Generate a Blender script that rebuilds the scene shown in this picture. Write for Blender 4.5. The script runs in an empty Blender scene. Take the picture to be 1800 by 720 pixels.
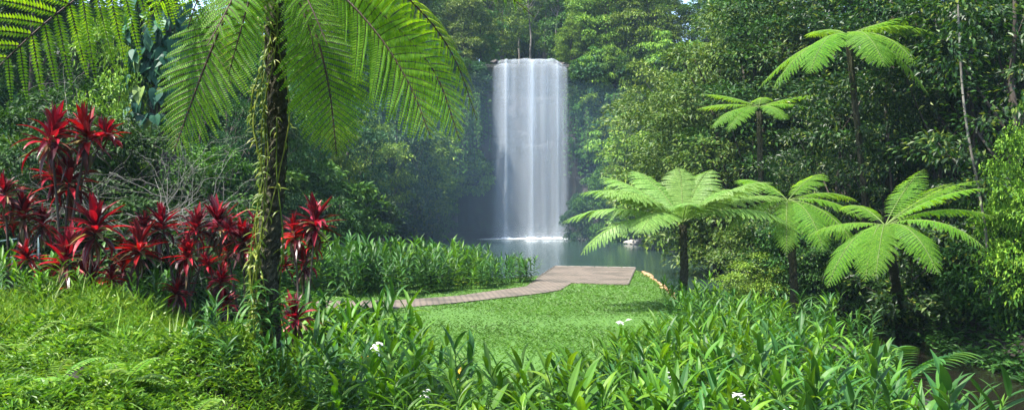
import bpy, math, random
import numpy as np
from mathutils import Vector, noise as mnoise

SC = bpy.context.scene
COL = SC.collection
PI = math.pi
F = 1559.0                      # focal length in pixels of the 1800 wide photograph
CAMH = 3.5
rng = np.random.default_rng(7)
rnd = random.Random(11)


def P(px, py, Y):
    return Vector(((px - 900) / F * Y, Y, CAMH - (py - 360) / F * Y))


# ------------------------------------------------------------------ render / camera / light
cam = bpy.data.cameras.new('camera')
cam.sensor_width = 36.0
cam.lens = F / 1800 * 36.0
cam.clip_start = 0.1
cam.clip_end = 3000
co = bpy.data.objects.new('camera', cam)
co.location = (0, 0, CAMH)
co.rotation_euler = (PI / 2, 0, 0)
COL.objects.link(co)
SC.camera = co
SC.render.engine = 'CYCLES'
cy = SC.cycles
cy.use_denoising = True
cy.max_bounces = 7
cy.diffuse_bounces = 4
cy.glossy_bounces = 2
cy.transmission_bounces = 5
cy.transparent_max_bounces = 16
cy.volume_bounces = 1
cy.use_adaptive_sampling = True
cy.adaptive_threshold = 0.01
cy.sample_clamp_indirect = 6
cy.caustics_reflective = False
cy.caustics_refractive = False
vs = SC.view_settings
vs.view_transform = 'Standard'
vs.look = 'None'
vs.gamma = 1
vs.use_curve_mapping = False
vs.exposure = 1.76

SUN_EL = math.radians(60)
SUN_AZ = (-0.85, -0.52)          # towards the sun, on the ground
_n = math.hypot(*SUN_AZ)
SUN_AZ = (SUN_AZ[0] / _n, SUN_AZ[1] / _n)
w = bpy.data.worlds.new('World')
SC.world = w
w.use_nodes = True
nt = w.node_tree
bg = nt.nodes['Background']
sky = nt.nodes.new('ShaderNodeTexSky')
sky.sky_type = 'NISHITA'
sky.sun_disc = False
sky.sun_elevation = SUN_EL
sky.sun_rotation = math.atan2(SUN_AZ[0], SUN_AZ[1])
sky.air_density = 1.0
sky.dust_density = 1.5
nt.links.new(sky.outputs[0], bg.inputs[0])
bg.inputs[1].default_value = 0.15
sl = bpy.data.lights.new('sun', 'SUN')
sl.energy = 4.6
sl.angle = math.radians(0.6)
sl.color = (1.0, 0.95, 0.86)
so = bpy.data.objects.new('sun', sl)
so.rotation_euler = Vector((SUN_AZ[0] * math.cos(SUN_EL), SUN_AZ[1] * math.cos(SUN_EL), math.sin(SUN_EL))).to_track_quat('Z', 'Y').to_euler()
so.location = (-20, 20, 60)
COL.objects.link(so)


# ------------------------------------------------------------------ materials
def newmat(name):
    m = bpy.data.materials.new(name)
    m.use_nodes = True
    return m, m.node_tree, m.node_tree.nodes['Principled BSDF'], m.node_tree.nodes['Material Output']


def ramp(nt, stops, fac):
    r = nt.nodes.new('ShaderNodeValToRGB')
    e = r.color_ramp.elements
    while len(e) < len(stops):
        e.new(0.5)
    for el, (p, c) in zip(e, stops):
        el.position = p
        el.color = (*c, 1)
    nt.links.new(fac, r.inputs[0])
    return r.outputs[0]


def leafmat(name, stops, trans=0.26, tcol=(1.25, 1.25, 0.5), rough=0.45, spec=0.35, objvar=0.25, nscale=0.0):
    """A leaf: colour varies from leaf to leaf and a little from plant to plant; light also passes through."""
    m, nt, b, out = newmat(name)
    L = nt.links.new
    geo = nt.nodes.new('ShaderNodeNewGeometry')
    col = ramp(nt, stops, geo.outputs['Random Per Island'])
    oi = nt.nodes.new('ShaderNodeObjectInfo')
    mr = nt.nodes.new('ShaderNodeMapRange')
    mr.inputs[3].default_value = 1 - objvar
    mr.inputs[4].default_value = 1 + objvar
    L(oi.outputs['Random'], mr.inputs[0])
    hs = nt.nodes.new('ShaderNodeHueSaturation')
    if nscale:
        tcn_ = nt.nodes.new('ShaderNodeTexCoord')
        nz = nt.nodes.new('ShaderNodeTexNoise')
        nz.inputs['Scale'].default_value = nscale
        nz.inputs['Detail'].default_value = 4
        L(tcn_.outputs['Object'], nz.inputs[0])
        mrn = nt.nodes.new('ShaderNodeMapRange')
        mrn.inputs[1].default_value = .3
        mrn.inputs[2].default_value = .7
        mrn.inputs[3].default_value = .68
        mrn.inputs[4].default_value = 1.3
        L(nz.outputs[0], mrn.inputs[0])
        L(mrn.outputs[0], hs.inputs['Value'])
    else:
        L(mr.outputs[0], hs.inputs['Value'])
    mr2 = nt.nodes.new('ShaderNodeMapRange')
    mr2.inputs[3].default_value = 0.5 - 0.05 * objvar
    mr2.inputs[4].default_value = 0.5 + 0.05 * objvar
    L(oi.outputs['Random'], mr2.inputs[0])
    L(mr2.outputs[0], hs.inputs['Hue'])
    L(col, hs.inputs['Color'])
    c = hs.outputs[0]
    L(c, b.inputs['Base Color'])
    b.inputs['Roughness'].default_value = rough
    b.inputs['Specular IOR Level'].default_value = spec
    tr = nt.nodes.new('ShaderNodeBsdfTranslucent')
    mul = nt.nodes.new('ShaderNodeMix')
    mul.data_type = 'RGBA'
    mul.blend_type = 'MULTIPLY'
    mul.inputs[0].default_value = 1
    L(c, mul.inputs[6])
    mul.inputs[7].default_value = (*tcol, 1)
    L(mul.outputs[2], tr.inputs[0])
    mx = nt.nodes.new('ShaderNodeMixShader')
    mx.inputs[0].default_value = trans
    L(b.outputs[0], mx.inputs[1])
    L(tr.outputs[0], mx.inputs[2])
    L(mx.outputs[0], out.inputs[0])
    return m


def noisemat(name, stops, scale=4.0, rough=0.85, bump=0.3, detail=6, stretch=(1, 1, 1), spec=0.3, bscale=None, dist=0.02):
    m, nt, b, out = newmat(name)
    L = nt.links.new
    tc = nt.nodes.new('ShaderNodeTexCoord')
    mp = nt.nodes.new('ShaderNodeMapping')
    mp.inputs['Scale'].default_value = stretch
    L(tc.outputs['Object'], mp.inputs[0])
    n = nt.nodes.new('ShaderNodeTexNoise')
    n.inputs['Scale'].default_value = scale
    n.inputs['Detail'].default_value = detail
    n.inputs['Roughness'].default_value = 0.65
    L(mp.outputs[0], n.inputs[0])
    L(ramp(nt, stops, n.outputs[0]), b.inputs['Base Color'])
    b.inputs['Roughness'].default_value = rough
    b.inputs['Specular IOR Level'].default_value = spec * .7
    if bump:
        n2 = nt.nodes.new('ShaderNodeTexNoise')
        n2.inputs['Scale'].default_value = bscale or scale * 3
        n2.inputs['Detail'].default_value = 5
        L(mp.outputs[0], n2.inputs[0])
        bp = nt.nodes.new('ShaderNodeBump')
        bp.inputs['Strength'].default_value = bump
        bp.inputs['Distance'].default_value = dist
        L(n2.outputs[0], bp.inputs['Height'])
        L(bp.outputs[0], b.inputs['Normal'])
    return m


M = {}
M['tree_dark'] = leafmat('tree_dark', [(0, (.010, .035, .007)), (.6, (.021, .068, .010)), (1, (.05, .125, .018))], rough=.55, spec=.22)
M['tree_mid'] = leafmat('tree_mid', [(0, (.024, .075, .009)), (.6, (.045, .125, .012)), (1, (.085, .18, .02))], rough=.55, spec=.22)
M['tree_bright'] = leafmat('tree_bright', [(0, (.045, .115, .010)), (.6, (.115, .215, .014)), (1, (.21, .31, .03))], rough=.55, spec=.22)
M['tree_olive'] = leafmat('tree_olive', [(0, (.03, .07, .010)), (.6, (.06, .12, .014)), (1, (.13, .18, .03))], rough=0.5, spec=0.28)
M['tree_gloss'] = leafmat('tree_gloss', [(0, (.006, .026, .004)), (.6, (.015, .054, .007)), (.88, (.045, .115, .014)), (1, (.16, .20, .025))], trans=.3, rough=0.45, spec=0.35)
M['tree_blue'] = leafmat('tree_blue', [(0, (.016, .055, .022)), (.6, (.032, .095, .034)), (1, (.06, .14, .042))], tcol=(1, 1.15, .6), rough=.55, spec=.22)
M['bush_lime'] = leafmat('bush_lime', [(0, (.07, .15, .012)), (.6, (.13, .23, .018)), (1, (.23, .32, .035))])
M['fern'] = leafmat('fern', [(0, (.07, .19, .014)), (.6, (.10, .25, .018)), (1, (.15, .30, .025))], trans=.58, tcol=(2.4, 1.8, .3), rough=.55, spec=.2, objvar=.10)
M['fern_pale'] = leafmat('fern_pale', [(0, (.10, .21, .035)), (.6, (.14, .27, .05)), (1, (.2, .33, .075))], trans=.35, tcol=(1.2, 1.2, .45), rough=.5, spec=.3, objvar=.12)
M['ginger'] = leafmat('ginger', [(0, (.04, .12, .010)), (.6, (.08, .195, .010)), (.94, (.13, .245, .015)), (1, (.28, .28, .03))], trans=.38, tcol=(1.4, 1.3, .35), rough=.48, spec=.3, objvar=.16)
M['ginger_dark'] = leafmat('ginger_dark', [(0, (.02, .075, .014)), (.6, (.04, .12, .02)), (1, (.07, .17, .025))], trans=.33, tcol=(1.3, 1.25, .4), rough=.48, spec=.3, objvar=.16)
M['yellow_leaf'] = leafmat('yellow_leaf', [(0, (.5, .3, .03)), (1, (.65, .42, .06))], trans=.4, tcol=(1.1, 1, .5))
M['orange_leaf'] = leafmat('orange_leaf', [(0, (.6, .2, .03)), (1, (.7, .28, .05))], trans=.4, tcol=(1.1, 1, .5))
M['stem_green'] = noisemat('stem_green', [(.3, (.05, .12, .02)), (.7, (.09, .17, .03))], 8, .6, 0)
M['petal'] = leafmat('petal', [(0, (.75, .75, .7)), (1, (.85, .85, .8))], trans=.3, tcol=(1, 1, .95), objvar=.03)
M['cordyline'] = leafmat('cordyline', [(0, (.025, .010, .012)), (.42, (.09, .004, .010)), (.75, (.29, .005, .012)), (.95, (.43, .018, .028)), (1, (.5, .2, .18))], trans=.35, tcol=(1.3, .5, .5), rough=.4, spec=.35, objvar=.12)
M['cordyline_low'] = leafmat('cordyline_low', [(0, (.035, .02, .014)), (.4, (.10, .02, .02)), (.7, (.12, .11, .035)), (1, (.32, .27, .12))], trans=.35, tcol=(1.1, .9, .5), rough=.35, spec=.5)
M['cover'] = leafmat('cover', [(0, (.05, .14, .010)), (.6, (.10, .22, .014)), (1, (.18, .30, .03))], trans=.4, tcol=(1.35, 1.3, .4), objvar=0, nscale=1.1)
M['fine_cover'] = leafmat('fine_cover', [(0, (.08, .19, .012)), (.6, (.14, .27, .018)), (1, (.24, .34, .045))], trans=.4, tcol=(1.3, 1.25, .4), objvar=0, nscale=.7)
M['grass'] = leafmat('grass', [(0, (.045, .125, .008)), (.6, (.064, .16, .010)), (1, (.095, .195, .015))], trans=.35, tcol=(1.3, 1.25, .4), objvar=0, nscale=.7)
M['tuft'] = leafmat('tuft', [(0, (.08, .19, .02)), (.6, (.13, .26, .03)), (1, (.22, .32, .05))], trans=.4, tcol=(1.3, 1.25, .4))
M['vine'] = leafmat('vine', [(0, (.07, .15, .015)), (.5, (.13, .22, .02)), (1, (.26, .30, .04))], trans=.4, tcol=(1.2, 1.15, .4))
M['pothos'] = leafmat('pothos', [(0, (.012, .05, .03)), (.7, (.025, .09, .045)), (.93, (.05, .14, .05)), (1, (.42, .38, .06))], trans=.25, rough=.5, spec=.25)
M['bark'] = noisemat('bark', [(.3, (.025, .02, .015)), (.55, (.06, .05, .04)), (.75, (.12, .11, .09))], 3, .9, .6, stretch=(2, 2, .5))
M['bark_pale'] = noisemat('bark_pale', [(.3, (.07, .06, .05)), (.55, (.16, .15, .125)), (.75, (.3, .28, .24))], 3, .85, .5, stretch=(2, 2, .5))
M['bark_red'] = noisemat('bark_red', [(.3, (.05, .025, .018)), (.55, (.11, .055, .04)), (.75, (.18, .1, .075))], 3, .9, .6, stretch=(2, 2, .4))
M['fern_trunk'] = noisemat('fern_trunk', [(.3, (.018, .016, .010)), (.55, (.05, .048, .028)), (.75, (.11, .11, .055))], 22, .95, 1.0, stretch=(1, 1, .6), dist=.04)
M['stalk_dark'] = noisemat('stalk_dark', [(.3, (.02, .012, .008)), (.7, (.06, .035, .02))], 12, .6, 0)
M['stalk_green'] = noisemat('stalk_green', [(.3, (.06, .1, .02)), (.7, (.12, .17, .04))], 12, .6, 0)
M['twig'] = noisemat('twig', [(.3, (.10, .095, .08)), (.7, (.22, .21, .19))], 6, .8, 0)
M['rail'] = noisemat('rail', [(.3, (.03, .07, .075)), (.7, (.05, .10, .105))], 5, .5, 0)
M['stone'] = noisemat('stone', [(.3, (.2, .11, .06)), (.55, (.4, .24, .13)), (.75, (.55, .4, .25))], 5, .9, .5)
M['stone_pale'] = noisemat('stone_pale', [(.3, (.16, .15, .13)), (.55, (.3, .28, .25)), (.75, (.45, .43, .38))], 3, .9, .5)


def rockmat():
    m, nt, b, out = newmat('cliff_rock')
    L = nt.links.new
    tc = nt.nodes.new('ShaderNodeTexCoord')
    mp = nt.nodes.new('ShaderNodeMapping')
    mp.inputs['Scale'].default_value = (.5, .5, .22)
    L(tc.outputs['Object'], mp.inputs[0])
    n = nt.nodes.new('ShaderNodeTexNoise')
    n.inputs['Scale'].default_value = 1.0
    n.inputs['Detail'].default_value = 9
    n.inputs['Roughness'].default_value = .7
    L(mp.outputs[0], n.inputs[0])
    n3 = nt.nodes.new('ShaderNodeTexNoise')
    n3.inputs['Scale'].default_value = .22
    n3.inputs['Detail'].default_value = 5
    L(tc.outputs['Object'], n3.inputs[0])
    c1 = ramp(nt, [(.3, (.008, .010, .010)), (.5, (.02, .021, .02)), (.62, (.04, .037, .033)), (.8, (.08, .07, .06))], n.outputs[0])
    c2 = ramp(nt, [(.35, (.015, .03, .012)), (.5, (.03, .032, .025)), (.65, (.08, .05, .04))], n3.outputs[0])
    mx = nt.nodes.new('ShaderNodeMix')
    mx.data_type = 'RGBA'
    mx.inputs[0].default_value = .45
    L(c1, mx.inputs[6])
    L(c2, mx.inputs[7])
    L(mx.outputs[2], b.inputs['Base Color'])
    b.inputs['Roughness'].default_value = .6
    bp = nt.nodes.new('ShaderNodeBump')
    bp.inputs['Strength'].default_value = .9
    bp.inputs['Distance'].default_value = .4
    L(n.outputs[0], bp.inputs['Height'])
    L(bp.outputs[0], b.inputs['Normal'])
    return m


def groundmat():
    """Dark forest soil with leaf litter; green turf where the mesh's turf weight says lawn."""
    m, nt, b, out = newmat('ground')
    L = nt.links.new
    tc = nt.nodes.new('ShaderNodeTexCoord')
    n = nt.nodes.new('ShaderNodeTexNoise')
    n.inputs['Scale'].default_value = 1.3
    n.inputs['Detail'].default_value = 10
    n.inputs['Roughness'].default_value = .75
    L(tc.outputs['Object'], n.inputs[0])
    soil = ramp(nt, [(.3, (.006, .004, .003)), (.5, (.014, .010, .007)), (.62, (.012, .022, .007)), (.8, (.035, .022, .014))], n.outputs[0])
    n2 = nt.nodes.new('ShaderNodeTexNoise')
    n2.inputs['Scale'].default_value = 9
    n2.inputs['Detail'].default_value = 8
    n2.inputs['Roughness'].default_value = .8
    L(tc.outputs['Object'], n2.inputs[0])
    turf = ramp(nt, [(.3, (.025, .075, .006)), (.5, (.045, .12, .009)), (.7, (.08, .17, .014))], n2.outputs[0])
    at = nt.nodes.new('ShaderNodeAttribute')
    at.attribute_name = 'turf'
    mx = nt.nodes.new('ShaderNodeMix')
    mx.data_type = 'RGBA'
    L(at.outputs['Fac'], mx.inputs[0])
    L(soil, mx.inputs[6])
    L(turf, mx.inputs[7])
    L(mx.outputs[2], b.inputs['Base Color'])
    b.inputs['Roughness'].default_value = .95
    bp = nt.nodes.new('ShaderNodeBump')
    bp.inputs['Strength'].default_value = .6
    bp.inputs['Distance'].default_value = .05
    L(n2.outputs[0], bp.inputs['Height'])
    L(bp.outputs[0], b.inputs['Normal'])
    return m


def pathmat():
    m, nt, b, out = newmat('brick_paving')
    L = nt.links.new
    tc = nt.nodes.new('ShaderNodeTexCoord')
    mp = nt.nodes.new('ShaderNodeMapping')
    mp.inputs['Rotation'].default_value = (0, 0, math.radians(38))
    L(tc.outputs['Object'], mp.inputs[0])
    br = nt.nodes.new('ShaderNodeTexBrick')
    br.inputs['Scale'].default_value = 1
    br.inputs['Brick Width'].default_value = .25
    br.inputs['Row Height'].default_value = .125
    br.inputs['Mortar Size'].default_value = .02
    br.inputs['Color1'].default_value = (.135, .108, .082, 1)
    br.inputs['Color2'].default_value = (.185, .15, .115, 1)
    br.inputs['Mortar'].default_value = (.04, .034, .028, 1)
    L(mp.outputs[0], br.inputs[0])
    n = nt.nodes.new('ShaderNodeTexNoise')
    n.inputs['Scale'].default_value = 1.1
    n.inputs['Detail'].default_value = 8
    L(tc.outputs['Object'], n.inputs[0])
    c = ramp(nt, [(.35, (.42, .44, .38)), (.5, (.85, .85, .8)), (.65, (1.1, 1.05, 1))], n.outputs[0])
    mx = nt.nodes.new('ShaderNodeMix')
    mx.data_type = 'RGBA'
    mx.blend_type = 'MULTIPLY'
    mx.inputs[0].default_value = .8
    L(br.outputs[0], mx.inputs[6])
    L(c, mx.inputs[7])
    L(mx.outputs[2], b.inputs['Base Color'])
    b.inputs['Roughness'].default_value = .85
    bp = nt.nodes.new('ShaderNodeBump')
    bp.inputs['Strength'].default_value = .7
    bp.inputs['Distance'].default_value = .01
    bp.invert = True
    L(br.outputs['Fac'], bp.inputs['Height'])
    L(bp.outputs[0], b.inputs['Normal'])
    return m


def watermat(name, c, rough, bscale, bstr):
    m, nt, b, out = newmat(name)
    L = nt.links.new
    b.inputs['Base Color'].default_value = (*c, 1)
    b.inputs['Roughness'].default_value = rough
    b.inputs['IOR'].default_value = 1.33
    tc = nt.nodes.new('ShaderNodeTexCoord')
    n = nt.nodes.new('ShaderNodeTexNoise')
    n.inputs['Scale'].default_value = bscale
    n.inputs['Detail'].default_value = 4
    L(tc.outputs['Object'], n.inputs[0])
    bp = nt.nodes.new('ShaderNodeBump')
    bp.inputs['Strength'].default_value = bstr
    bp.inputs['Distance'].default_value = .05
    L(n.outputs[0], bp.inputs['Height'])
    L(bp.outputs[0], b.inputs['Normal'])
    return m


def fallmat(name, dens, seed, edge=.18, fade=.5, scale=26.0):
    """Falling white water: fine vertical streaks of spray, thinner towards the sides of a strand and where it breaks up low down."""
    m, nt, b, out = newmat(name)
    L = nt.links.new
    uv = nt.nodes.new('ShaderNodeUVMap')
    sp = nt.nodes.new('ShaderNodeSeparateXYZ')
    L(uv.outputs[0], sp.inputs[0])
    mp = nt.nodes.new('ShaderNodeMapping')
    mp.inputs['Scale'].default_value = (scale, .9, 1)
    mp.inputs['Location'].default_value = (seed * 7.3, seed * 3.1, seed)
    L(uv.outputs[0], mp.inputs[0])
    n = nt.nodes.new('ShaderNodeTexNoise')
    n.inputs['Scale'].default_value = 1
    n.inputs['Detail'].default_value = 5
    n.inputs['Roughness'].default_value = .6
    L(mp.outputs[0], n.inputs[0])
    oi = nt.nodes.new('ShaderNodeObjectInfo')
    ad = nt.nodes.new('ShaderNodeVectorMath')
    ad.operation = 'ADD'
    L(mp.outputs[0], ad.inputs[0])
    cx = nt.nodes.new('ShaderNodeCombineXYZ')
    ml = nt.nodes.new('ShaderNodeMath')
    ml.operation = 'MULTIPLY'
    ml.inputs[1].default_value = 90
    L(oi.outputs['Random'], ml.inputs[0])
    L(ml.outputs[0], cx.inputs[0])
    L(cx.outputs[0], ad.inputs[1])
    L(ad.outputs[0], n.inputs[0])
    st = nt.nodes.new('ShaderNodeMapRange')
    st.inputs[1].default_value = .24
    st.inputs[2].default_value = .80
    L(n.outputs[0], st.inputs[0])

    def math_(op, a, bb):
        x = nt.nodes.new('ShaderNodeMath')
        x.operation = op
        for i, v in enumerate((a, bb)):
            if isinstance(v, (int, float)):
                x.inputs[i].default_value = v
            else:
                L(v, x.inputs[i])
        return x.outputs[0]
    # side fade: u*(1-u)*4 -> smooth
    u = sp.outputs[0]
    par = math_('MULTIPLY', math_('MULTIPLY', u, math_('SUBTRACT', 1, u)), 4)
    sd = nt.nodes.new('ShaderNodeMapRange')
    sd.interpolation_type = 'SMOOTHSTEP'
    sd.inputs[1].default_value = 0
    sd.inputs[2].default_value = max(.02, edge * 4)
    L(par, sd.inputs[0])
    dn = nt.nodes.new('ShaderNodeMapRange')          # v = 0 at the lip, 1 at the pool
    dn.inputs[1].default_value = 0
    dn.inputs[2].default_value = 1
    dn.inputs[3].default_value = 1
    dn.inputs[4].default_value = fade
    L(sp.outputs[1], dn.inputs[0])
    a = math_('MULTIPLY', math_('MULTIPLY', math_('MULTIPLY', st.outputs[0], sd.outputs[0]), dn.outputs[0]), dens)
    a = math_('MINIMUM', a, 1.0)
    d = nt.nodes.new('ShaderNodeBsdfDiffuse')
    d.inputs[0].default_value = (.74, .81, .88, 1)
    t = nt.nodes.new('ShaderNodeBsdfTranslucent')
    t.inputs[0].default_value = (.74, .81, .88, 1)
    mw = nt.nodes.new('ShaderNodeMixShader')
    mw.inputs[0].default_value = .45
    L(d.outputs[0], mw.inputs[1])
    L(t.outputs[0], mw.inputs[2])
    tp = nt.nodes.new('ShaderNodeBsdfTransparent')
    mx = nt.nodes.new('ShaderNodeMixShader')
    L(a, mx.inputs[0])
    L(tp.outputs[0], mx.inputs[1])
    L(mw.outputs[0], mx.inputs[2])
    L(mx.outputs[0], out.inputs[0])
    return m


# ------------------------------------------------------------------ mesh helpers (numpy)
def norm(a):
    return a / np.maximum(np.linalg.norm(a, axis=-1, keepdims=True), 1e-9)


class MB:
    """Collects vertex and face arrays (triangles or quads), builds ONE mesh."""
    def __init__(s):
        s.v, s.f, s.mi, s.n = [], [], [], 0

    def add(s, V, Fs, mi=0):
        V = np.asarray(V, float).reshape(-1, 3)
        Fs = np.asarray(Fs, int)
        if len(Fs) == 0:
            return
        s.v.append(V)
        s.f.append(Fs + s.n)
        s.mi.append(mi)
        s.n += len(V)

    def mesh(s, name, mats, smooth=False):
        V = np.concatenate(s.v)
        me = bpy.data.meshes.new(name)
        me.vertices.add(len(V))
        me.vertices.foreach_set('co', V.astype(np.float32).ravel())
        loops = np.concatenate([f.ravel() for f in s.f])
        tot = np.concatenate([np.full(len(f), f.shape[1]) for f in s.f])
        mi = np.concatenate([np.full(len(f), m) for f, m in zip(s.f, s.mi)])
        start = np.concatenate([[0], np.cumsum(tot)[:-1]])
        me.loops.add(len(loops))
        me.loops.foreach_set('vertex_index', loops.astype(np.int32))
        me.polygons.add(len(tot))
        me.polygons.foreach_set('loop_start', start.astype(np.int32))
        me.polygons.foreach_set('loop_total', tot.astype(np.int32))
        me.polygons.foreach_set('material_index', mi.astype(np.int32))
        me.polygons.foreach_set('use_smooth', np.full(len(tot), bool(smooth)))
        for m in (mats if isinstance(mats, (list, tuple)) else [mats]):
            me.materials.append(m)
        me.update(calc_edges=True)
        me.validate()
        return me


def obj(name, me, parent=None, loc=None, mat=None):
    o = bpy.data.objects.new(name, me)
    COL.objects.link(o)
    if parent is not None:
        o.parent = parent
    if loc is not None:
        o.location = loc
    if mat is not None:
        o.material_slots[0].link = 'OBJECT'
        o.material_slots[0].material = mat
    return o


def tag(o, label, cat, group=None, kind=None):
    o['label'] = label
    o['category'] = cat
    if group:
        o['group'] = group
    if kind:
        o['kind'] = kind
    return o


def thing(name, label, cat, loc=(0, 0, 0), rz=0.0, s=1.0, group=None):
    o = bpy.data.objects.new(name, None)
    o.empty_display_size = .2
    COL.objects.link(o)
    o.location = loc
    o.rotation_euler = (0, 0, rz)
    o.scale = (s, s, s) if isinstance(s, (int, float)) else s
    return tag(o, label, cat, group)


def rhombs(B, D, U, L, W, fold=.2, droop=.1, mid=.42):
    """n pointed leaves of two triangles each, folded along the midrib."""
    n = len(B)
    D = norm(D)
    S = norm(np.cross(D, U))
    N = np.cross(S, D)
    L = np.broadcast_to(L, (n,))[:, None]
    W = np.broadcast_to(W, (n,))[:, None]
    r = B + D * L * mid + S * W * .5 + N * W * fold
    l = B + D * L * mid - S * W * .5 + N * W * fold
    t = B + D * L - N * L * droop
    V = np.stack([B, r, t, l], 1).reshape(-1, 3)
    i = np.arange(n)[:, None] * 4
    Fs = np.concatenate([i + np.array([[0, 1, 2]]), i + np.array([[0, 2, 3]])])
    return V, Fs


def ribbons(B, D, U, L, W, bend, seg=5, fold=.18, a=.75, twist=None):
    """n lance-shaped leaves, seg quads long and two wide, bending away from U."""
    n = len(B)
    D = norm(D)
    S = norm(np.cross(D, U))
    N = norm(np.cross(S, D))
    L = np.broadcast_to(np.asarray(L, float), (n,))
    W = np.broadcast_to(np.asarray(W, float), (n,))
    bend = np.broadcast_to(np.asarray(bend, float), (n,))
    pos = B.copy()
    rows = []
    ts = np.linspace(0, 1, seg + 1)
    for k, t in enumerate(ts):
        ang = (bend * t)[:, None]
        d = D * np.cos(ang) - N * np.sin(ang)
        nn = N * np.cos(ang) + D * np.sin(ang)
        if k:
            pos = pos + d * (L / seg)[:, None]
        wv = max(.03, math.sin(PI * min(1, max(0, .06 + .94 * t)) ** a) ** .9 if t < 1 else .03)
        h = (W * wv * .5)[:, None]
        rows += [pos + S * h + nn * h * 2 * fold, pos, pos - S * h + nn * h * 2 * fold]
    V = np.stack(rows, 1)
    m = (seg + 1) * 3
    i = np.arange(n)[:, None] * m
    fs = []
    for k in range(seg):
        o = k * 3
        fs.append(i + np.array([[o, o + 1, o + 4, o + 3]]))
        fs.append(i + np.array([[o + 1, o + 2, o + 5, o + 4]]))
    return V.reshape(-1, 3), np.concatenate(fs)


def tube(pts, rad, n=7):
    """A tapered tube along a polyline, closed at its ends."""
    pts = np.asarray(pts, float)
    m = len(pts)
    rad = np.broadcast_to(np.asarray(rad, float), (m,))
    T = np.gradient(pts, axis=0)
    T = norm(T)
    ref = np.array([0.0, 0, 1]) if abs(T[:, 2]).mean() < .8 else np.array([1.0, 0, 0])
    A = norm(np.cross(T, ref))
    Bn = np.cross(T, A)
    th = np.arange(n) / n * 2 * PI
    V = pts[:, None, :] + rad[:, None, None] * (np.cos(th)[None, :, None] * A[:, None, :] + np.sin(th)[None, :, None] * Bn[:, None, :])
    V = V.reshape(-1, 3)
    fs = []
    for k in range(m - 1):
        a = k * n + np.arange(n)
        b = k * n + (np.arange(n) + 1) % n
        fs.append(np.stack([a, b, b + n, a + n], 1))
    Fs = np.concatenate(fs)
    V = np.concatenate([V, pts[:1], pts[-1:]])
    c0, c1 = m * n, m * n + 1
    caps = [[c0, (j + 1) % n, j] for j in range(n)] + [[c1, (m - 1) * n + j, (m - 1) * n + (j + 1) % n] for j in range(n)]
    return V, Fs, np.array(caps)


def add_tube(mb, pts, rad, n=7, mi=0):
    V, Fs, caps = tube(pts, rad, n)
    mb.add(V, Fs, mi)
    k = mb.n - len(V)
    mb.f.append(caps + k)
    mb.mi.append(mi)


def bez(p, n):
    p = np.asarray(p, float)
    t = np.linspace(0, 1, n)[:, None]
    if len(p) == 3:
        return (1 - t) ** 2 * p[0] + 2 * t * (1 - t) * p[1] + t * t * p[2]
    return (1 - t) ** 3 * p[0] + 3 * t * (1 - t) ** 2 * p[1] + 3 * t * t * (1 - t) * p[2] + t ** 3 * p[3]


def catmull(pts, n):
    pts = np.asarray(pts, float)
    p = np.concatenate([[2 * pts[0] - pts[1]], pts, [2 * pts[-1] - pts[-2]]])
    m = len(pts) - 1
    out = []
    for u in np.linspace(0, m, n):
        i = min(int(u), m - 1)
        t = u - i
        a, b, c, d = p[i:i + 4]
        out.append(.5 * (2 * b + (c - a) * t + (2 * a - 5 * b + 4 * c - d) * t * t + (3 * b - a - 3 * c + d) * t ** 3))
    return np.array(out)


def resample(C, n):
    d = np.concatenate([[0], np.cumsum(np.linalg.norm(np.diff(C, axis=0), axis=1))])
    s = np.linspace(0, d[-1], n)
    return np.stack([np.interp(s, d, C[:, k]) for k in range(3)], 1)


# ------------------------------------------------------------------ terrain
def sdpoly(x, y, poly):
    """Signed distance to a polygon: negative inside."""
    poly = np.asarray(poly, float)
    d = np.full(x.shape, 1e18)
    ins = np.zeros(x.shape, bool)
    for (ax, ay), (bx, by) in zip(poly, np.roll(poly, -1, 0)):
        ex, ey = bx - ax, by - ay
        wx, wy = x - ax, y - ay
        t = np.clip((wx * ex + wy * ey) / (ex * ex + ey * ey), 0, 1)
        d = np.minimum(d, (wx - ex * t) ** 2 + (wy - ey * t) ** 2)
        c = ((ay <= y) & (by > y)) | ((by <= y) & (ay > y))
        with np.errstate(divide='ignore', invalid='ignore'):
            xi = ax + (y - ay) / (by - ay if by != ay else 1e-12) * ex
        ins ^= c & (x < xi)
    d = np.sqrt(d)
    return np.where(ins, -d, d)


def ss(a, b, x):
    t = np.clip((x - a) / (b - a), 0, 1)
    return t * t * (3 - 2 * t)


WATER = [(-9.5, 78), (-9, 66), (-7, 50), (-5.5, 38.5), (-1.6, 36.2), (.2, 35.2), (.75, 36.6), (1.45, 40.4), (5.6, 40.6), (6.3, 37), (5.9, 30), (5.4, 26), (6.2, 22), (7.4, 19),
         (7.6, 16), (7.5, 10), (7.5, -6), (11.2, -6), (11.0, 10), (10.4, 16.5), (10.5, 21), (10.9, 26), (12.4, 34), (13, 46), (16, 60), (20, 72),
         (19, 84), (13, 88), (7, 91.3), (-3, 91.3), (-8, 87)]
CLIFF = [(-60, 52), (-40, 60), (-28, 67), (-20, 78.5), (-12.5, 86.8), (-4.5, 92.3), (-2.4, 92.8), (1.5, 92.9), (6.0, 92.8), (8, 92), (13, 89.6), (20, 86), (27, 78), (36, 68), (56, 56)]
BEYOND = CLIFF + [(500, 50), (500, 700), (-500, 700), (-500, 50)]


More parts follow.
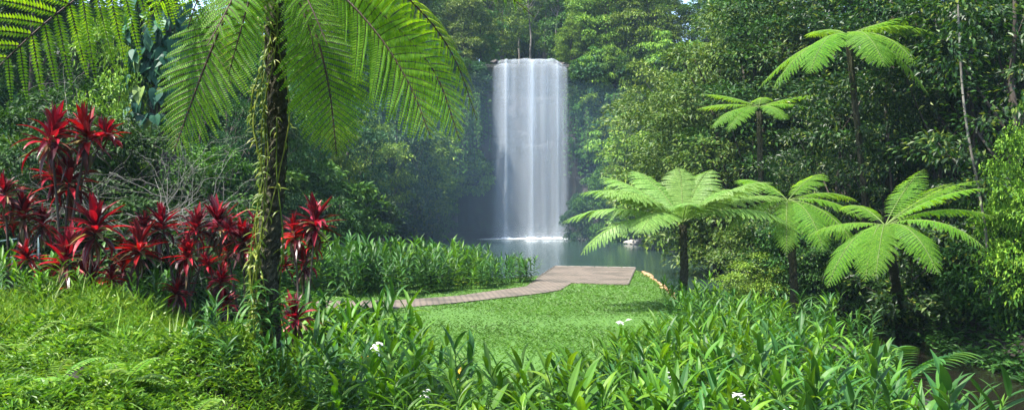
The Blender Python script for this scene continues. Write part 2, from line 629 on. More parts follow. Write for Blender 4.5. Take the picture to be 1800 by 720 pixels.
def height(x, y):
    x = np.asarray(x, float)
    y = np.asarray(y, float)
    sw = sdpoly(x, y, WATER)
    low = ss(4.6, 5.8, x) * ss(9, 8, x) * ss(17.5, 15.5, y)
    h = np.where(sw > 0, .70 * ss(0, .9 + 3.2 * low, sw) * (1 - .35 * low), -1.0 * ss(0, 1.6, -sw))
    wr = ss(8, 9.5, x) * (sw > 0)
    h = h + wr * np.clip(.32 * np.maximum(0, sw - .4), 0, 14)
    wl = ss(-6.5, -10, x) * ss(14, 24, y) * (sw > 0)
    h = h + wl * np.clip(.34 * np.maximum(0, np.minimum(sw, -6 - x)), 0, 15)
    # the mound beside the camera
    e = -1.3 - .42 * (y - 7)
    pl = (1.12 + .055 * np.clip(y - 7, -7, 6.5)) * ss(1.0, -2.4, x - e) * ss(16.5, 12.6, y)
    h = h + np.where(sw > 0, pl, 0)
    h = h + .75 * np.exp(-((x + 2.5) ** 2 + (y - 8.7) ** 2) / .8)
    h = h + np.where(sw > 0, .25 * ss(13, 8, y) * ss(8.2, 6, x) * ss(-2, 0, x), 0)
    sb = -sdpoly(x, y, BEYOND)
    top = 18.0 + .10 * np.clip(sb, 0, 60)
    h = np.where(sb > 0, np.maximum(h, top * ss(-.1, .9, sb)), h)
    return h


def hz(x, y):
    return float(height(np.array([x]), np.array([y]))[0])


def axis(spans):
    out = []
    for a, b, st in spans:
        out.append(np.arange(a, b, st))
    return np.concatenate(out + [[spans[-1][1]]])


LAWN = [(-1.2, 13), (.2, 11.5), (2.4, 13.5), (4.2, 16.5), (4.9, 20), (5.0, 26), (5.2, 31), (5.4, 40.0), (1.9, 39.9), (.8, 34), (-3.5, 33.5), (-9, 30), (-7, 22), (-4.5, 15)]
xs = axis([(-500, -60, 40), (-60, -16, 1.5), (-16, -8, .5), (-8, 13, .25), (13, 22, .6), (22, 60, 1.5), (60, 500, 40)])
ys = axis([(-300, -6, 30), (-6, 2, .8), (2, 20, .25), (20, 44, .35), (44, 80, .8), (80, 96, .35), (96, 130, 2), (130, 900, 60)])
X, Y = np.meshgrid(xs, ys)
Z = height(X, Y)
bump = np.array([mnoise.noise(Vector((a * .35, b * .35, 0))) for a, b in zip(X.ravel(), Y.ravel())]).reshape(X.shape)
lawn_w = ss(.3, -.3, sdpoly(X, Y, LAWN))
far = np.where(Z > 5, 1.0, .12) * np.where(Z > .3, 1, .0)
Z2 = Z + bump * far * (1 - .7 * lawn_w)
mb = MB()
nx, ny = len(xs), len(ys)
ii = (np.arange(ny - 1)[:, None] * nx + np.arange(nx - 1)[None, :]).ravel()
mb.add(np.stack([X, Y, Z2], -1), np.stack([ii, ii + 1, ii + nx + 1, ii + nx], 1))
gm = mb.mesh('ground', groundmat(), True)
att = gm.attributes.new('turf', 'FLOAT', 'POINT')
att.data.foreach_set('value', lawn_w.ravel().astype(np.float32))
tag(obj('ground', gm), 'dark forest soil and green turf banks around the pool', 'ground', kind='structure')

# pool and stream
mb = MB()
pw = np.array([(-30, 30), (30, 30), (30, 96), (-30, 96)])


def sheet(poly, z, nm, mat, label, cat):
    import bmesh
    bm = bmesh.new()
    vv = [bm.verts.new((x, y, z)) for x, y in poly]
    bm.faces.new(vv)
    bmesh.ops.triangulate(bm, faces=bm.faces[:])
    me = bpy.data.meshes.new(nm)
    bm.to_mesh(me)
    bm.free()
    me.materials.append(mat)
    for p in me.polygons:
        if p.normal.z < 0:
            p.flip()
    o = obj(nm, me)
    return tag(o, label, cat, kind='structure')


POOL = [p for p in WATER]
# widen every water edge a little under the banks
sheet([(-14, 90), (-12, 60), (-7, 36), (-1.5, 33.6), (1.6, 33.6), (2.6, 38.5), (5.0, 39.2), (4.9, 27.2), (13, 27.2), (17, 50), (24, 72), (22, 94), (-8, 94)], 0.0, 'pool_water',
      watermat('pool_water', (.022, .042, .036), .13, 1.6, .10), 'still dark green plunge pool below the waterfall', 'pool')
sheet([(4.9, 27.19), (4.9, 20), (6.2, 16), (6.4, -8), (13, -8), (12.5, 20), (13, 27.19)], 0.0, 'stream_water',
      watermat('stream_water', (.010, .009, .006), .10, 3.0, .12), 'dark brown stream flowing out along the right bank', 'stream')

# brick path and viewing platform
PATH = [(430, 538), (560, 541), (700, 541), (800, 532), (900, 521), (960, 514), (985, 509), (1005, 497), (1103, 500), (1117, 471), (975, 468.5), (945, 488), (925, 503), (800, 520), (700, 527), (560, 529), (430, 526)]
pts = []
for px, py in PATH:
    Yd = (CAMH - .72) * F / (py - 360)
    pts.append(((px - 900) / F * Yd, Yd))
import bmesh
bm = bmesh.new()
vt = [bm.verts.new((x, y, .73)) for x, y in pts]
f0 = bm.faces.new(vt)
ex = bmesh.ops.extrude_face_region(bm, geom=[f0])
for v in [g for g in ex['geom'] if isinstance(g, bmesh.types.BMVert)]:
    v.co.z = .45
bmesh.ops.recalc_face_normals(bm, faces=bm.faces[:])
me = bpy.data.meshes.new('brick_path')
bm.to_mesh(me)
bm.free()
me.materials.append(pathmat())
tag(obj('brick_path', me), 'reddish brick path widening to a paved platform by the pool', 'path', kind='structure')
PATHXY = pts

ke = MB()
kp = [(((px - 900) / F * (CAMH - .72) * F / (py - 360)), (CAMH - .72) * F / (py - 360), .74) for px, py in [(1104, 499.5), (1117, 471), (975, 468.5), (945, 488)]]
for a_, b_ in zip(kp, kp[1:]):
    n_k = max(2, int(math.dist(a_, b_) / .6))
    for q_ in range(n_k):
        f0_, f1_ = (q_ + .03) / n_k, (q_ + .97) / n_k
        add_tube(ke, [tuple(a_[i] + (b_[i] - a_[i]) * f for i in range(3)) for f in (f0_, f1_)], .035, 4)
tag(obj('kerb', ke.mesh('kerb', noisemat('kerb_stone', [(.3, (.10, .09, .075)), (.7, (.2, .18, .15))], 4))), 'low pale edging stones round the outer sides of the brick platform', 'kerb', kind='structure')

# cliff
nu, nv = 260, 70
cl = resample(np.array([(a, b, 0) for a, b in CLIFF], float), nu)
tg = norm(np.gradient(cl, axis=0))
nr = np.stack([tg[:, 1], -tg[:, 0], np.zeros(nu)], 1)       # towards the pool
V = np.zeros((nv, nu, 3))
for j in range(nv):
    z = -1.2 + 20.2 * j / (nv - 1)
    for i in range(nu):
        x, y = cl[i, 0], cl[i, 1]
        q = Vector((x * .22, y * .22, z * .32))
        o = 1.5 * mnoise.fractal(q, 1.0, 2.0, 4) + .5 * mnoise.noise(Vector((x * .05, y * .05, z * 1.4)))
        o += .5 * mnoise.noise(Vector((x * .9, y * .9, z * .5)))
        o += .9 * math.exp(-((z - 9.6) / .9) ** 2)          # the middle ledge
        o -= 2.2 * math.exp(-((x - 1.6) / 4.5) ** 2) * max(0, 1 - abs(z - 8) / 9.5)     # hollow behind the fall
        g_ = math.exp(-((x - 1.6) / 6.6) ** 6)
        o = o * (1 - .8 * g_) - .35 * g_
        if z > 16.8:
            o = o * (1 - .5 * g_) + .45 * g_ * min(1, z - 16.8)
        V[j, i] = (x + nr[i, 0] * o, y + nr[i, 1] * o, z)
    if z > 18.2:
        V[j, :, :2] -= nr[:, :2] * (z - 18.2) * 2.5
        V[j, :, 2] = 18.2 + (z - 18.2) * .15
mb = MB()
ii = (np.arange(nv - 1)[:, None] * nu + np.arange(nu - 1)[None, :]).ravel()
mb.add(V, np.stack([ii, ii + 1, ii + nu + 1, ii + nu], 1))
tag(obj('cliff', mb.mesh('cliff', rockmat(), False)), 'dark wet rock cliff curving round behind the waterfall', 'cliff', kind='structure')
CLIFFV = V


# ------------------------------------------------------------------ waterfall
def fall_ribbon(x0, x1, lip_y, out, z0, z1, drift, seg=40, n=6, bow=.12):
    """A hanging sheet of water: rolls over the lip, then falls a little outwards; curved across its width."""
    me_v, fs, uvs = [], [], []
    for k in range(seg + 1):
        t = k / seg
        if t < .08:
            a = t / .08 * PI / 2
            dy = math.sin(a) * .35
            z = z0 - (1 - math.cos(a)) * .35 + .02
        else:
            s = (t - .08) / .92
            dy = .35 + out * (s ** .55)
            z = z0 - .35 + (z1 - z0 + .35) * s
        for j in range(n + 1):
            u = j / n
            xl = x0 + (x1 - x0) * u
            drop_ = .55 * abs((xl - 1.75) / 3.75) ** 6 + .22 * mnoise.noise(Vector((xl * 1.1, 4, 0))) + .08 * mnoise.noise(Vector((xl * 4, 4, 0)))
            x = x0 + (x1 - x0) * u + drift * t * (u - .5) * 2 * .5 + drift * .5 * t * 0
            b = bow * math.sin(PI * u)
            me_v.append((x, lip_y - dy - b - .45 * abs(mnoise.noise(Vector((xl * .8, 9, 0)))), z - drop_ * (1 - t)))
            uvs.append((u, t))
    for k in range(seg):
        for j in range(n):
            a = k * (n + 1) + j
            fs.append((a, a + n + 1, a + n + 2, a + 1))
    me = bpy.data.meshes.new('water')
    me.from_pydata(me_v, [], fs)
    ul = me.uv_layers.new(name='UVMap')
    li = np.empty(len(me.loops), np.int32)
    me.loops.foreach_get('vertex_index', li)
    ul.data.foreach_set('uv', np.array(uvs, np.float32)[li].ravel())
    me.polygons.foreach_set('use_smooth', np.ones(len(me.polygons), bool))
    return me


LIPZ = CAMH + 255 * 92 / F
WX = lambda px: (px - 900) / F * 92
wf = thing('waterfall', 'tall silky white waterfall dropping from the cliff lip into the pool', 'waterfall', (0, 0, 0))
veil1 = fallmat('water_veil_thin', .22, 1, .10, .85, 5)
veil2 = fallmat('water_veil', .23, 2, .10, .75, 4)
weak_m = fallmat('water_strand_thin', .9, 5, .62, .5, 1.6)
strand_m = fallmat('water_strand', 1.6, 3, .62, .62, 1.8)
for i, (a, b, o, mt) in enumerate([(866, 1000, .25, veil1), (870, 996, .55, veil2), (876, 992, .85, veil1)]):
    me = fall_ribbon(WX(a), WX(b), 91.95 - .1 * i, o, LIPZ - .05 * i, 0.0, .9, 44, 24, .5)
    me.materials.append(mt)
    obj('water_veil', me, wf)
STR = [(865, 878, .3, .3), (872, 890, .7, .4), (879, 903, 1.0, .9), (886, 894, 1.2, .8), (897, 909, .5, .4), (911, 926, .7, .4), (919, 950, 1.2, .9), (927, 941, 1.4, 1.0), (933, 938, 1.5, .8), (948, 957, .6, .4),
       (951, 970, 1.1, .9), (962, 979, .8, .5), (966, 993, 1.2, .9), (974, 984, 1.35, .9), (988, 1001, .35, .3)]
for a, b, o, _ in STR:
    me = fall_ribbon(WX(a), WX(b), 91.8 - rnd.random() * .3, o, LIPZ - rnd.random() * .12 - (.35 if a < 880 or b > 992 else 0), 0.0, rnd.uniform(.1, .5), 40, 5, .2)
    me.materials.append(strand_m if _ > .55 else weak_m)
    obj('water_strand', me, wf)
# foam where it lands
foam_m, nt, b, out = newmat('foam')
b.inputs['Base Color'].default_value = (.85, .9, .93, 1)
b.inputs['Roughness'].default_value = .8
L = nt.links.new
uvn = nt.nodes.new('ShaderNodeUVMap')
gr = nt.nodes.new('ShaderNodeTexGradient')
gr.gradient_type = 'SPHERICAL'
mp = nt.nodes.new('ShaderNodeMapping')
mp.inputs['Location'].default_value = (-1, -1, 0)
mp.inputs['Scale'].default_value = (2, 2, 1)
L(uvn.outputs[0], mp.inputs[0])
L(mp.outputs[0], gr.inputs[0])
tcn = nt.nodes.new('ShaderNodeTexCoord')
nn = nt.nodes.new('ShaderNodeTexNoise')
nn.inputs['Scale'].default_value = 1.8
nn.inputs['Detail'].default_value = 6
L(tcn.outputs['Object'], nn.inputs[0])
mm = nt.nodes.new('ShaderNodeMath')
mm.operation = 'MULTIPLY'
L(gr.outputs[1], mm.inputs[0])
L(nn.outputs[0], mm.inputs[1])
mr = nt.nodes.new('ShaderNodeMapRange')
mr.inputs[1].default_value = .02
mr.inputs[2].default_value = .25
L(mm.outputs[0], mr.inputs[0])
tp = nt.nodes.new('ShaderNodeBsdfTransparent')
mxs = nt.nodes.new('ShaderNodeMixShader')
L(mr.outputs[0], mxs.inputs[0])
L(tp.outputs[0], mxs.inputs[1])
L(b.outputs[0], mxs.inputs[2])
L(mxs.outputs[0], out.inputs[0])


def foam_sheet(cx, cy_, rx, ry, z, name, dome=0.0):
    vsl, uvs, fs = [], [], []
    n = 24
    for j in range(n + 1):
        for i in range(n + 1):
            u, v = i / n, j / n
            r2 = max(0, 1 - ((u - .5) ** 2 + (v - .5) ** 2) * 4)
            vsl.append((cx + (u - .5) * 2 * rx, cy_ + (v - .5) * 2 * ry, z + dome * r2 * (1 + .5 * mnoise.noise(Vector((u * 9, v * 5, 1))))))
            uvs.append((u, v))
    for j in range(n):
        for i in range(n):
            a = j * (n + 1) + i
            fs.append((a, a + 1, a + n + 2, a + n + 1))
    me = bpy.data.meshes.new(name)
    me.from_pydata(vsl, [], fs)
    ul = me.uv_layers.new(name='UVMap')
    li = np.empty(len(me.loops), np.int32)
    me.loops.foreach_get('vertex_index', li)
    ul.data.foreach_set('uv', np.array(uvs, np.float32)[li].ravel())
    me.materials.append(foam_m)
    return me


obj('splash_foam', foam_sheet(1.6, 91.0, 6.2, 2.0, .012, 'splash_foam', .08), wf)
for a, b, o, wgt in STR:
    if wgt > .75:
        obj('splash_plume', foam_sheet(WX((a + b) / 2), 92.0 - .35 - o - .1, 1.1 * wgt, .5, .02, 'splash_plume', .22 * wgt), wf)


# ------------------------------------------------------------------ fern fronds
def frond_meshes(C, npairs=34, pl=.6, pn=22, droop=.25, tilt=0.0, rad=.012, s0=.12, plen=.14, seed=0, mats=None, fold=.25, wr=1.0, up=None):
    """C: centreline. Returns (stalk mesh, blade mesh): pinnae in pairs, each with two rows of pinnules."""
    r = np.random.default_rng(seed)
    C = resample(np.asarray(C, float), 80)
    T = norm(np.gradient(C, axis=0))
    upv = np.array([0, 0, 1.0]) if up is None else np.asarray(up, float)
    N = norm(upv - (T @ upv)[:, None] * T)
    # keep N continuous
    for k in range(1, len(N)):
        if N[k] @ N[k - 1] < 0:
            N[k] = -N[k]
    Bv = np.cross(T, N)
    Lf = np.linalg.norm(np.diff(C, axis=0), axis=1).sum()
    st = MB()
    ts = np.linspace(0, 1, 80)
    add_tube(st, C, rad * (1 - .85 * ts) + .0012, 6)
    bl = MB()
    S = np.linspace(s0, .995, npairs)
    for s in S:
        k = s * 79
        i = min(int(k), 78)
        fr = k - i
        c = C[i] * (1 - fr) + C[i + 1] * fr
        t, n, b = T[i], N[i], Bv[i]
        shape = min(1.0, .42 + (s - s0) / .28 * .58) * max(.03, (1 - max(0, (s - .42) / .58) ** 2.4)) ** .85
        for side in (-1, 1):
            l = pl * shape * r.uniform(.93, 1.05)
            ang = math.radians(14 + 40 * s ** 2 + r.normal() * 2)
            d = b * side * math.cos(ang) + t * math.sin(ang) + n * (fold * math.cos(0) - .0) * .35 + n * r.normal() * .05
            d /= np.linalg.norm(d)
            m = max(5, int(pn * max(.35, shape)))
            tt = (np.arange(m) + .6) / m
            dr = droop * r.uniform(.8, 1.25)
            g = np.array([0, 0, -1.0])
            pos = c + d * (l * tt)[:, None] + (-n * .5 + g * .5) * (dr * l * tt ** 2)[:, None]
            tl = norm(d + (-n * .5 + g * .5) * (2 * dr * tt)[:, None])
            nl = norm(n - (tl @ n)[:, None] * tl)
            perp = np.cross(tl, nl)
            add_tube(st, np.concatenate([[c], pos[::max(1, m // 5)], pos[-1:]]), np.linspace(.0035, .0008, len(pos[::max(1, m // 5)]) + 2) * (rad / .012), 3)
            q = plen * max(l, pl * .25) * (1 - .8 * tt ** 2.2) * np.minimum(1, .6 + tt * 2)
            q = q * r.uniform(.9, 1.08, m)
            for sg in (-1, 1):
                dd = perp * sg * .92 + tl * .42 - nl * .10
                V, Fs = rhombs(pos, dd, nl, q, l / m * 1.02 * wr, .12, .12, .35)
                bl.add(V, Fs)
    mats = mats or (M['stalk_dark'], M['fern'])
    return st.mesh('frond_stalk', mats[0], True), bl.mesh('frond', mats[1], False)


def add_frond(parent, C, **kw):
    sm, bm_ = frond_meshes(C, **kw)
    f = obj('frond', bm_, parent)
    obj('stalk', sm, f)
    return f


def fern_trunk_mesh(pts, r0, r1, seed=0, n=14, m=60):
    """Shaggy trunk: rows of old frond scars and fibres."""
    C = resample(catmull(pts, 40), m)
    r = np.random.default_rng(seed)
    ts = np.linspace(0, 1, m)
    mb = MB()
    V, Fs, caps = tube(C, r0 + (r1 - r0) * ts, n)
    k = m * n
    ctr = np.repeat(C, n, 0)
    rr = 1 + .16 * r.normal(size=(k, 1)) * .6 + .12 * np.sin(np.arange(k)[:, None] * 2.4 + np.repeat(np.arange(m), n)[:, None] * 1.9)
    V[:k] = ctr + (V[:k] - ctr) * rr
    mb.add(V, Fs)
    mb.f.append(caps)
    mb.mi.append(0)
    # stubs of old fronds, pointing up and out
    for q in range(int(m * 2.2)):
        i = r.integers(1, m - 1)
        a = r.uniform(0, 2 * PI)
        out_ = np.array([math.cos(a), math.sin(a), 0])
        R = r0 + (r1 - r0) * i / m
        p = C[i] + out_ * R * .9
        add_tube(mb, [p, p + out_ * R * .22 + np.array([0, 0, R * .35]), p + out_ * R * .26 + np.array([0, 0, R * .8])], [R * .13, R * .10, R * .03], 5)
    return mb.mesh('trunk', M['fern_trunk'], False)


# ---- the big tree fern beside the camera
crown = np.array(P(482, -75, 8.6))
base = np.array([P(478, 620, 8.9).x, 8.9, hz(P(478, 620, 8.9).x, 8.9) - .1])
big = thing('tree_fern', 'large tree fern with dark vine-wrapped trunk and long arching backlit fronds', 'tree fern', base)


def loc_(p):
    return np.asarray(p, float) - base


obj('trunk', fern_trunk_mesh([np.zeros(3), loc_(P(470, 480, 8.75)), loc_(P(487, 250, 8.65)), loc_(P(484, 60, 8.6)), loc_(crown)], .112, .085, 3, 16, 90), big)
BIG = [  # pixel x, y, depth along each stalk from crown to tip; 'up' is the way the upper face of the blade looks
    dict(p=[(470, -70, 8.5), (340, -120, 8.0), (200, -45, 7.5), (95, 28, 7.2), (10, 105, 7.0), (-50, 170, 6.95)], pl=0.66, fold=0, droop=.2, seed=1, npairs=22, pn=28, up=(.15, .75, .65), plen=.125),
    dict(p=[(470, -60, 8.5), (430, -45, 8.1), (400, 20, 7.9), (355, 130, 7.85), (305, 268, 7.9)], pl=0.52, droop=.22, seed=2, npairs=31, pn=28, plen=.125, up=(-.2, -1, .35), s0=.2),
    dict(p=[(500, -60, 8.6), (525, -20, 8.4), (560, 75, 8.3), (580, 165, 8.3), (592, 272, 8.35)], pl=0.50, droop=.2, seed=3, npairs=31, pn=26, plen=.125, up=(.2, -1, .35), s0=.2),
    dict(p=[(500, -70, 8.6), (585, -22, 8.3), (660, 55, 8.0), (718, 145, 7.9), (757, 240, 7.9)], pl=0.60, droop=.2, seed=4, npairs=31, pn=28, fold=0, up=(.35, .75, .6)),
    dict(p=[(500, -75, 8.7), (610, -20, 8.6), (705, 55, 8.5), (768, 135, 8.4), (808, 246, 8.4)], pl=0.54, droop=.2, seed=5, npairs=31, pn=28, fold=0, up=(.5, .6, .6)),
    dict(p=[(505, -80, 8.9), (640, -60, 9.3), (740, 20, 9.6), (800, 105, 9.8), (838, 210, 9.9)], pl=0.50, droop=.4, seed=6, npairs=22, pn=24, up=(.6, .3, .7)),
    dict(p=[(475, -60, 8.4), (450, -85, 7.8), (425, -35, 7.2), (395, 25, 6.9), (365, 80, 6.75)], pl=0.42, droop=.3, seed=7, npairs=20, pn=26, up=(-.3, -.5, .8)),
    dict(p=[(485, -55, 8.4), (500, -80, 7.7), (520, -40, 7.2), (548, 15, 7.0), (575, 78, 6.9)], pl=0.36, droop=.35, seed=8, npairs=20, pn=24, up=(.3, -.5, .8)),
    dict(p=[(470, -50, 8.7), (445, -40, 9.2), (425, 30, 9.5), (405, 150, 9.6)], pl=0.42, droop=.3, seed=9, npairs=20, pn=22, up=(0, .9, .4)),
    dict(p=[(490, -50, 8.8), (510, -30, 9.4), (520, 50, 9.6), (525, 165, 9.7)], pl=0.42, droop=.3, seed=10, npairs=20, pn=22, up=(0, .9, .4)),
    dict(p=[(470, -70, 8.6), (430, -140, 9.2), (350, -80, 9.8), (285, 0, 10.2), (250, 60, 10.3)], pl=0.45, droop=.4, seed=11, npairs=20, pn=22, up=(-.5, .4, .7)),
    dict(p=[(500, -80, 8.8), (640, -150, 9.6), (780, -90, 10.2), (880, -18, 10.4), (940, 30, 10.5)], pl=0.38, droop=.4, seed=12, npairs=22, pn=22, up=(.3, .6, .7)),
    dict(p=[(478, -60, 8.4), (455, -55, 8.0), (438, 0, 7.7), (420, 65, 7.6), (402, 130, 7.6)], pl=.30, droop=.3, seed=13, npairs=20, pn=20, up=(-.3, .8, .5)),
    dict(p=[(488, -60, 8.4), (505, -55, 8.0), (520, -10, 7.8), (542, 45, 7.7), (556, 105, 7.7)], pl=.28, droop=.3, seed=14, npairs=20, pn=20, up=(.3, .8, .5)),
    dict(p=[(478, -60, 8.4), (430, -110, 7.9), (390, -70, 7.5), (350, -5, 7.3), (330, 50, 7.25)], pl=.34, droop=.3, seed=15, npairs=20, pn=20, up=(-.3, .7, .6)),
]
for q in BIG:
    q = dict(q)
    C = catmull([loc_(P(*a)) for a in q.pop('p')], 60)
    add_frond(big, C, rad=.016, **q)
# a few brown dead fronds hanging under the crown
mbd = MB()
obj('dead_frond', frond_meshes(catmull([loc_(P(500, -5, 8.55)), loc_(P(610, 40, 8.7)), loc_(P(628, 70, 8.75)), loc_(P(632, 130, 8.75))], 40), npairs=18, pl=.10, pn=10, droop=.8, seed=40, mats=(M['stalk_dark'], M['bark_red']))[1], big)


# climbing vine on the trunk
def trunk_pt(t):
    C = [base, np.array(P(470, 480, 8.75)), np.array(P(487, 250, 8.65)), np.array(P(484, 60, 8.6)), crown]
    return catmull(C, 101)[int(max(0, min(1, t)) * 100)]


vb, vl = MB(), MB()
for k, (side, ph, tmax) in enumerate([(-1, .3, .86), (-1, 1.5, .8), (-1, 2.4, .62), (1, 0, .55), (-1, -.6, .75), (.3, .9, .72), (-.3, .2, .88)]):
    ts = np.linspace(.0, tmax, 60)
    pp = []
    for t in ts:
        c = trunk_pt(t)
        a = -PI / 2 + side * 1.0 + .8 * math.sin(t * 9 + ph * 3)
        R = .14 - .05 * t + .015 + .025 * math.sin(t * 23 + ph)
        if k in (0, 1):
            R += .05 + .05 * math.sin(t * 14 + k)
        pp.append(c + np.array([math.cos(a) * R, math.sin(a) * R, 0]))
    pp = np.array(pp)
    add_tube(vb, pp, .007, 5)
    m = 95 if side < 0 else 40
    idx = rng.integers(2, 60, m)
    dirs = np.stack([rng.normal(size=m) - .5 * (side < 0), rng.normal(size=m) * .7 - .5, rng.uniform(-1.4, .5, m)], 1)
    V, Fs = ribbons(pp[idx], dirs, np.stack([rng.normal(size=m) * .4, -np.ones(m) * .5, np.ones(m)], 1), rng.uniform(.05, .15, m), rng.uniform(.010, .024, m), rng.uniform(.4, 2.0, m), 4)
    vl.add(V, Fs)
vine = thing('climbing_vine', 'yellow green vine with narrow leaves climbing the big fern trunk', 'vine', (0, 0, 0))
obj('stem', vb.mesh('vine_stem', M['vine'], True), vine)
obj('foliage', vl.mesh('vine_leaves', M['vine']), vine)
# leafy epiphyte at the foot of the trunk
ep, n_ = MB(), 60
az = rng.uniform(0, 2 * PI, n_)
ele = rng.uniform(.1, 1.3, n_)
D = np.stack([np.cos(az) * np.cos(ele), np.sin(az) * np.cos(ele), np.sin(ele)], 1)
epc = np.array([0, -.16, 0])
V, Fs = ribbons(epc + rng.normal(size=(n_, 3)) * np.array([.1, .06, .16]), D, np.tile([0, 0, 1.0], (n_, 1)) + rng.normal(size=(n_, 3)) * .1, rng.uniform(.18, .38, n_), .035, rng.uniform(.8, 1.8, n_), 6)
ep.add(V, Fs)
e = thing('clump_plant', 'strappy dull green plant sprouting low on the big fern trunk', 'plant', P(474, 545, 8.72))
obj('foliage', ep.mesh('epiphyte', M['ginger_dark']), e)


# ---- generic tree fern
def tree_fern(label, crownpt, fronds, r=.09, base_xy=None, mats=None, name='tree_fern', group=None, lean=(0, 0), trunk=True, grow=1.15):
    cx, cy_, cz = crownpt
    bx, by = base_xy or (cx + lean[0], cy_ + lean[1])
    bz = hz(bx, by) - .1
    root = thing(name, label, 'tree fern', (bx, by, bz))
    b0 = np.array([bx, by, bz])
    c = np.array([cx, cy_, cz]) - b0
    obj('trunk', fern_trunk_mesh([np.zeros(3), c * .5 + np.array([.05, 0, 0]), c * .98], r * 1.15, r, int(abs(cx * 100)) % 97, 12, 40), root)
    for k, (azd, L, rise, drop, pl) in enumerate(fronds):
        L *= grow
        pl *= .5 + .5 * grow
        a = math.radians(azd)
        t = np.linspace(0, 1, 30)
        h = L * (t * .98 - .10 * t ** 3)
        z = L * (rise * t - .72 * drop * t ** 2)
        sw = .06 * L * math.sin(k * 1.7) * t ** 2
        C = np.stack([math.cos(a) * h - math.sin(a) * sw, math.sin(a) * h + math.cos(a) * sw, z], 1) + c
        add_frond(root, C, npairs=26, pl=pl, pn=20, droop=.32, rad=.014, seed=k + int(abs(cx) * 10), s0=.14, plen=.17, fold=.0, mats=mats or (M['stalk_green'], M['fern']))
    return root


PALE = (M['stalk_green'], M['fern_pale'])
c = P(1200, 392, 24)
tree_fern('pale green tree fern with dark slim trunk at the lawn edge by the pool', c,
          [(178, 2.9, .42, .58, .62), (200, 2.75, .30, .72, .58), (168, 2.5, .75, .70, .6), (152, 2.2, .9, .62, .6), (120, 1.9, 1.15, .75, .6), (80, 1.8, 1.3, .85, .6), (60, 2.0, 1.1, .7, .6),
           (20, 2.5, .75, .62, .62), (2, 2.7, .62, .62, .62), (-18, 2.5, .50, .72, .6), (-60, 1.7, .75, .6, .55), (-95, 1.5, .7, .6, .5), (-130, 2.1, .5, .8, .62), (215, 2.5, .62, .55, .62), (100, 2.0, .95, .9, .55), (35, 2.2, .95, .95, .55), (-30, 2.1, .9, .7, .6), (-155, 2.3, .75, .65, .6)],
          .095, (c.x - .02, 24), PALE, grow=1.28)
c = P(1385, 352, 24.8)
tree_fern('shaded mid green tree fern just behind the pale one by the pool', c,
          [(15, 2.2, .35, .5, .5), (40, 2.0, .7, .5, .5), (-20, 1.9, .2, .6, .5), (-80, 2.1, .0, .75, .5), (-110, 2.0, .05, .9, .45), (170, 1.9, .3, .5, .5), (200, 2.0, .1, .7, .5), (-50, 2.2, .0, .8, .5), (120, 1.9, .7, .6, .5)], .10, (c.x + .3, 25))
c = P(1556, 396, 19.5)
tree_fern('bright green tree fern leaning over the stream, drooping broad fronds', c,
          [(10, 2.5, .75, .55, .42), (28, 2.6, .62, .40, .42), (45, 2.2, .85, .45, .40), (-15, 2.2, .5, .6, .42), (-50, 2.1, .35, .75, .42), (-85, 1.9, .25, .95, .45), (-115, 2.1, .15, .8, .40), (180, 1.7, .2, .45, .40), (205, 1.8, .05, .95, .42), (235, 2.0, .2, .95, .42), (100, 1.9, .6, .6, .40), (-30, 2.0, .75, .55, .40)], .10, (10.7, 24.4), grow=1.12)
c = P(1490, 62, 26)
tree_fern('tallest tree fern rising above the shrubs on the right bank', c,
          [(-2, 2.5, .40, .26, .48), (-22, 2.1, .3, .5, .5), (22, 2.2, .45, .35, .5), (-55, 1.9, .1, .8, .55), (-88, 1.9, .15, .9, .6), (222, 2.0, .1, .85, .55), (198, 2.1, -.05, .75, .5), (178, 2.2, -.1, .6, .45), (100, 1.8, .5, .5, .45), (-38, 1.9, -.2, .8, .5)], .085, (c.x + 1.6, 28), grow=1.32)
c = P(1334, 188, 33)
tree_fern('small crowned tree fern in front of the olive tree, dark slender trunk', c,
          [(180, 2.3, .18, .30, .48), (205, 2.2, .05, .55, .48), (225, 2.0, .0, .6, .45), (0, 2.2, .35, .25, .48), (-25, 1.9, .2, .4, .45), (150, 2.0, .5, .35, .45), (-70, 1.6, .1, .6, .45), (70, 1.8, .6, .5, .45)], .095, (c.x + .15, 33))


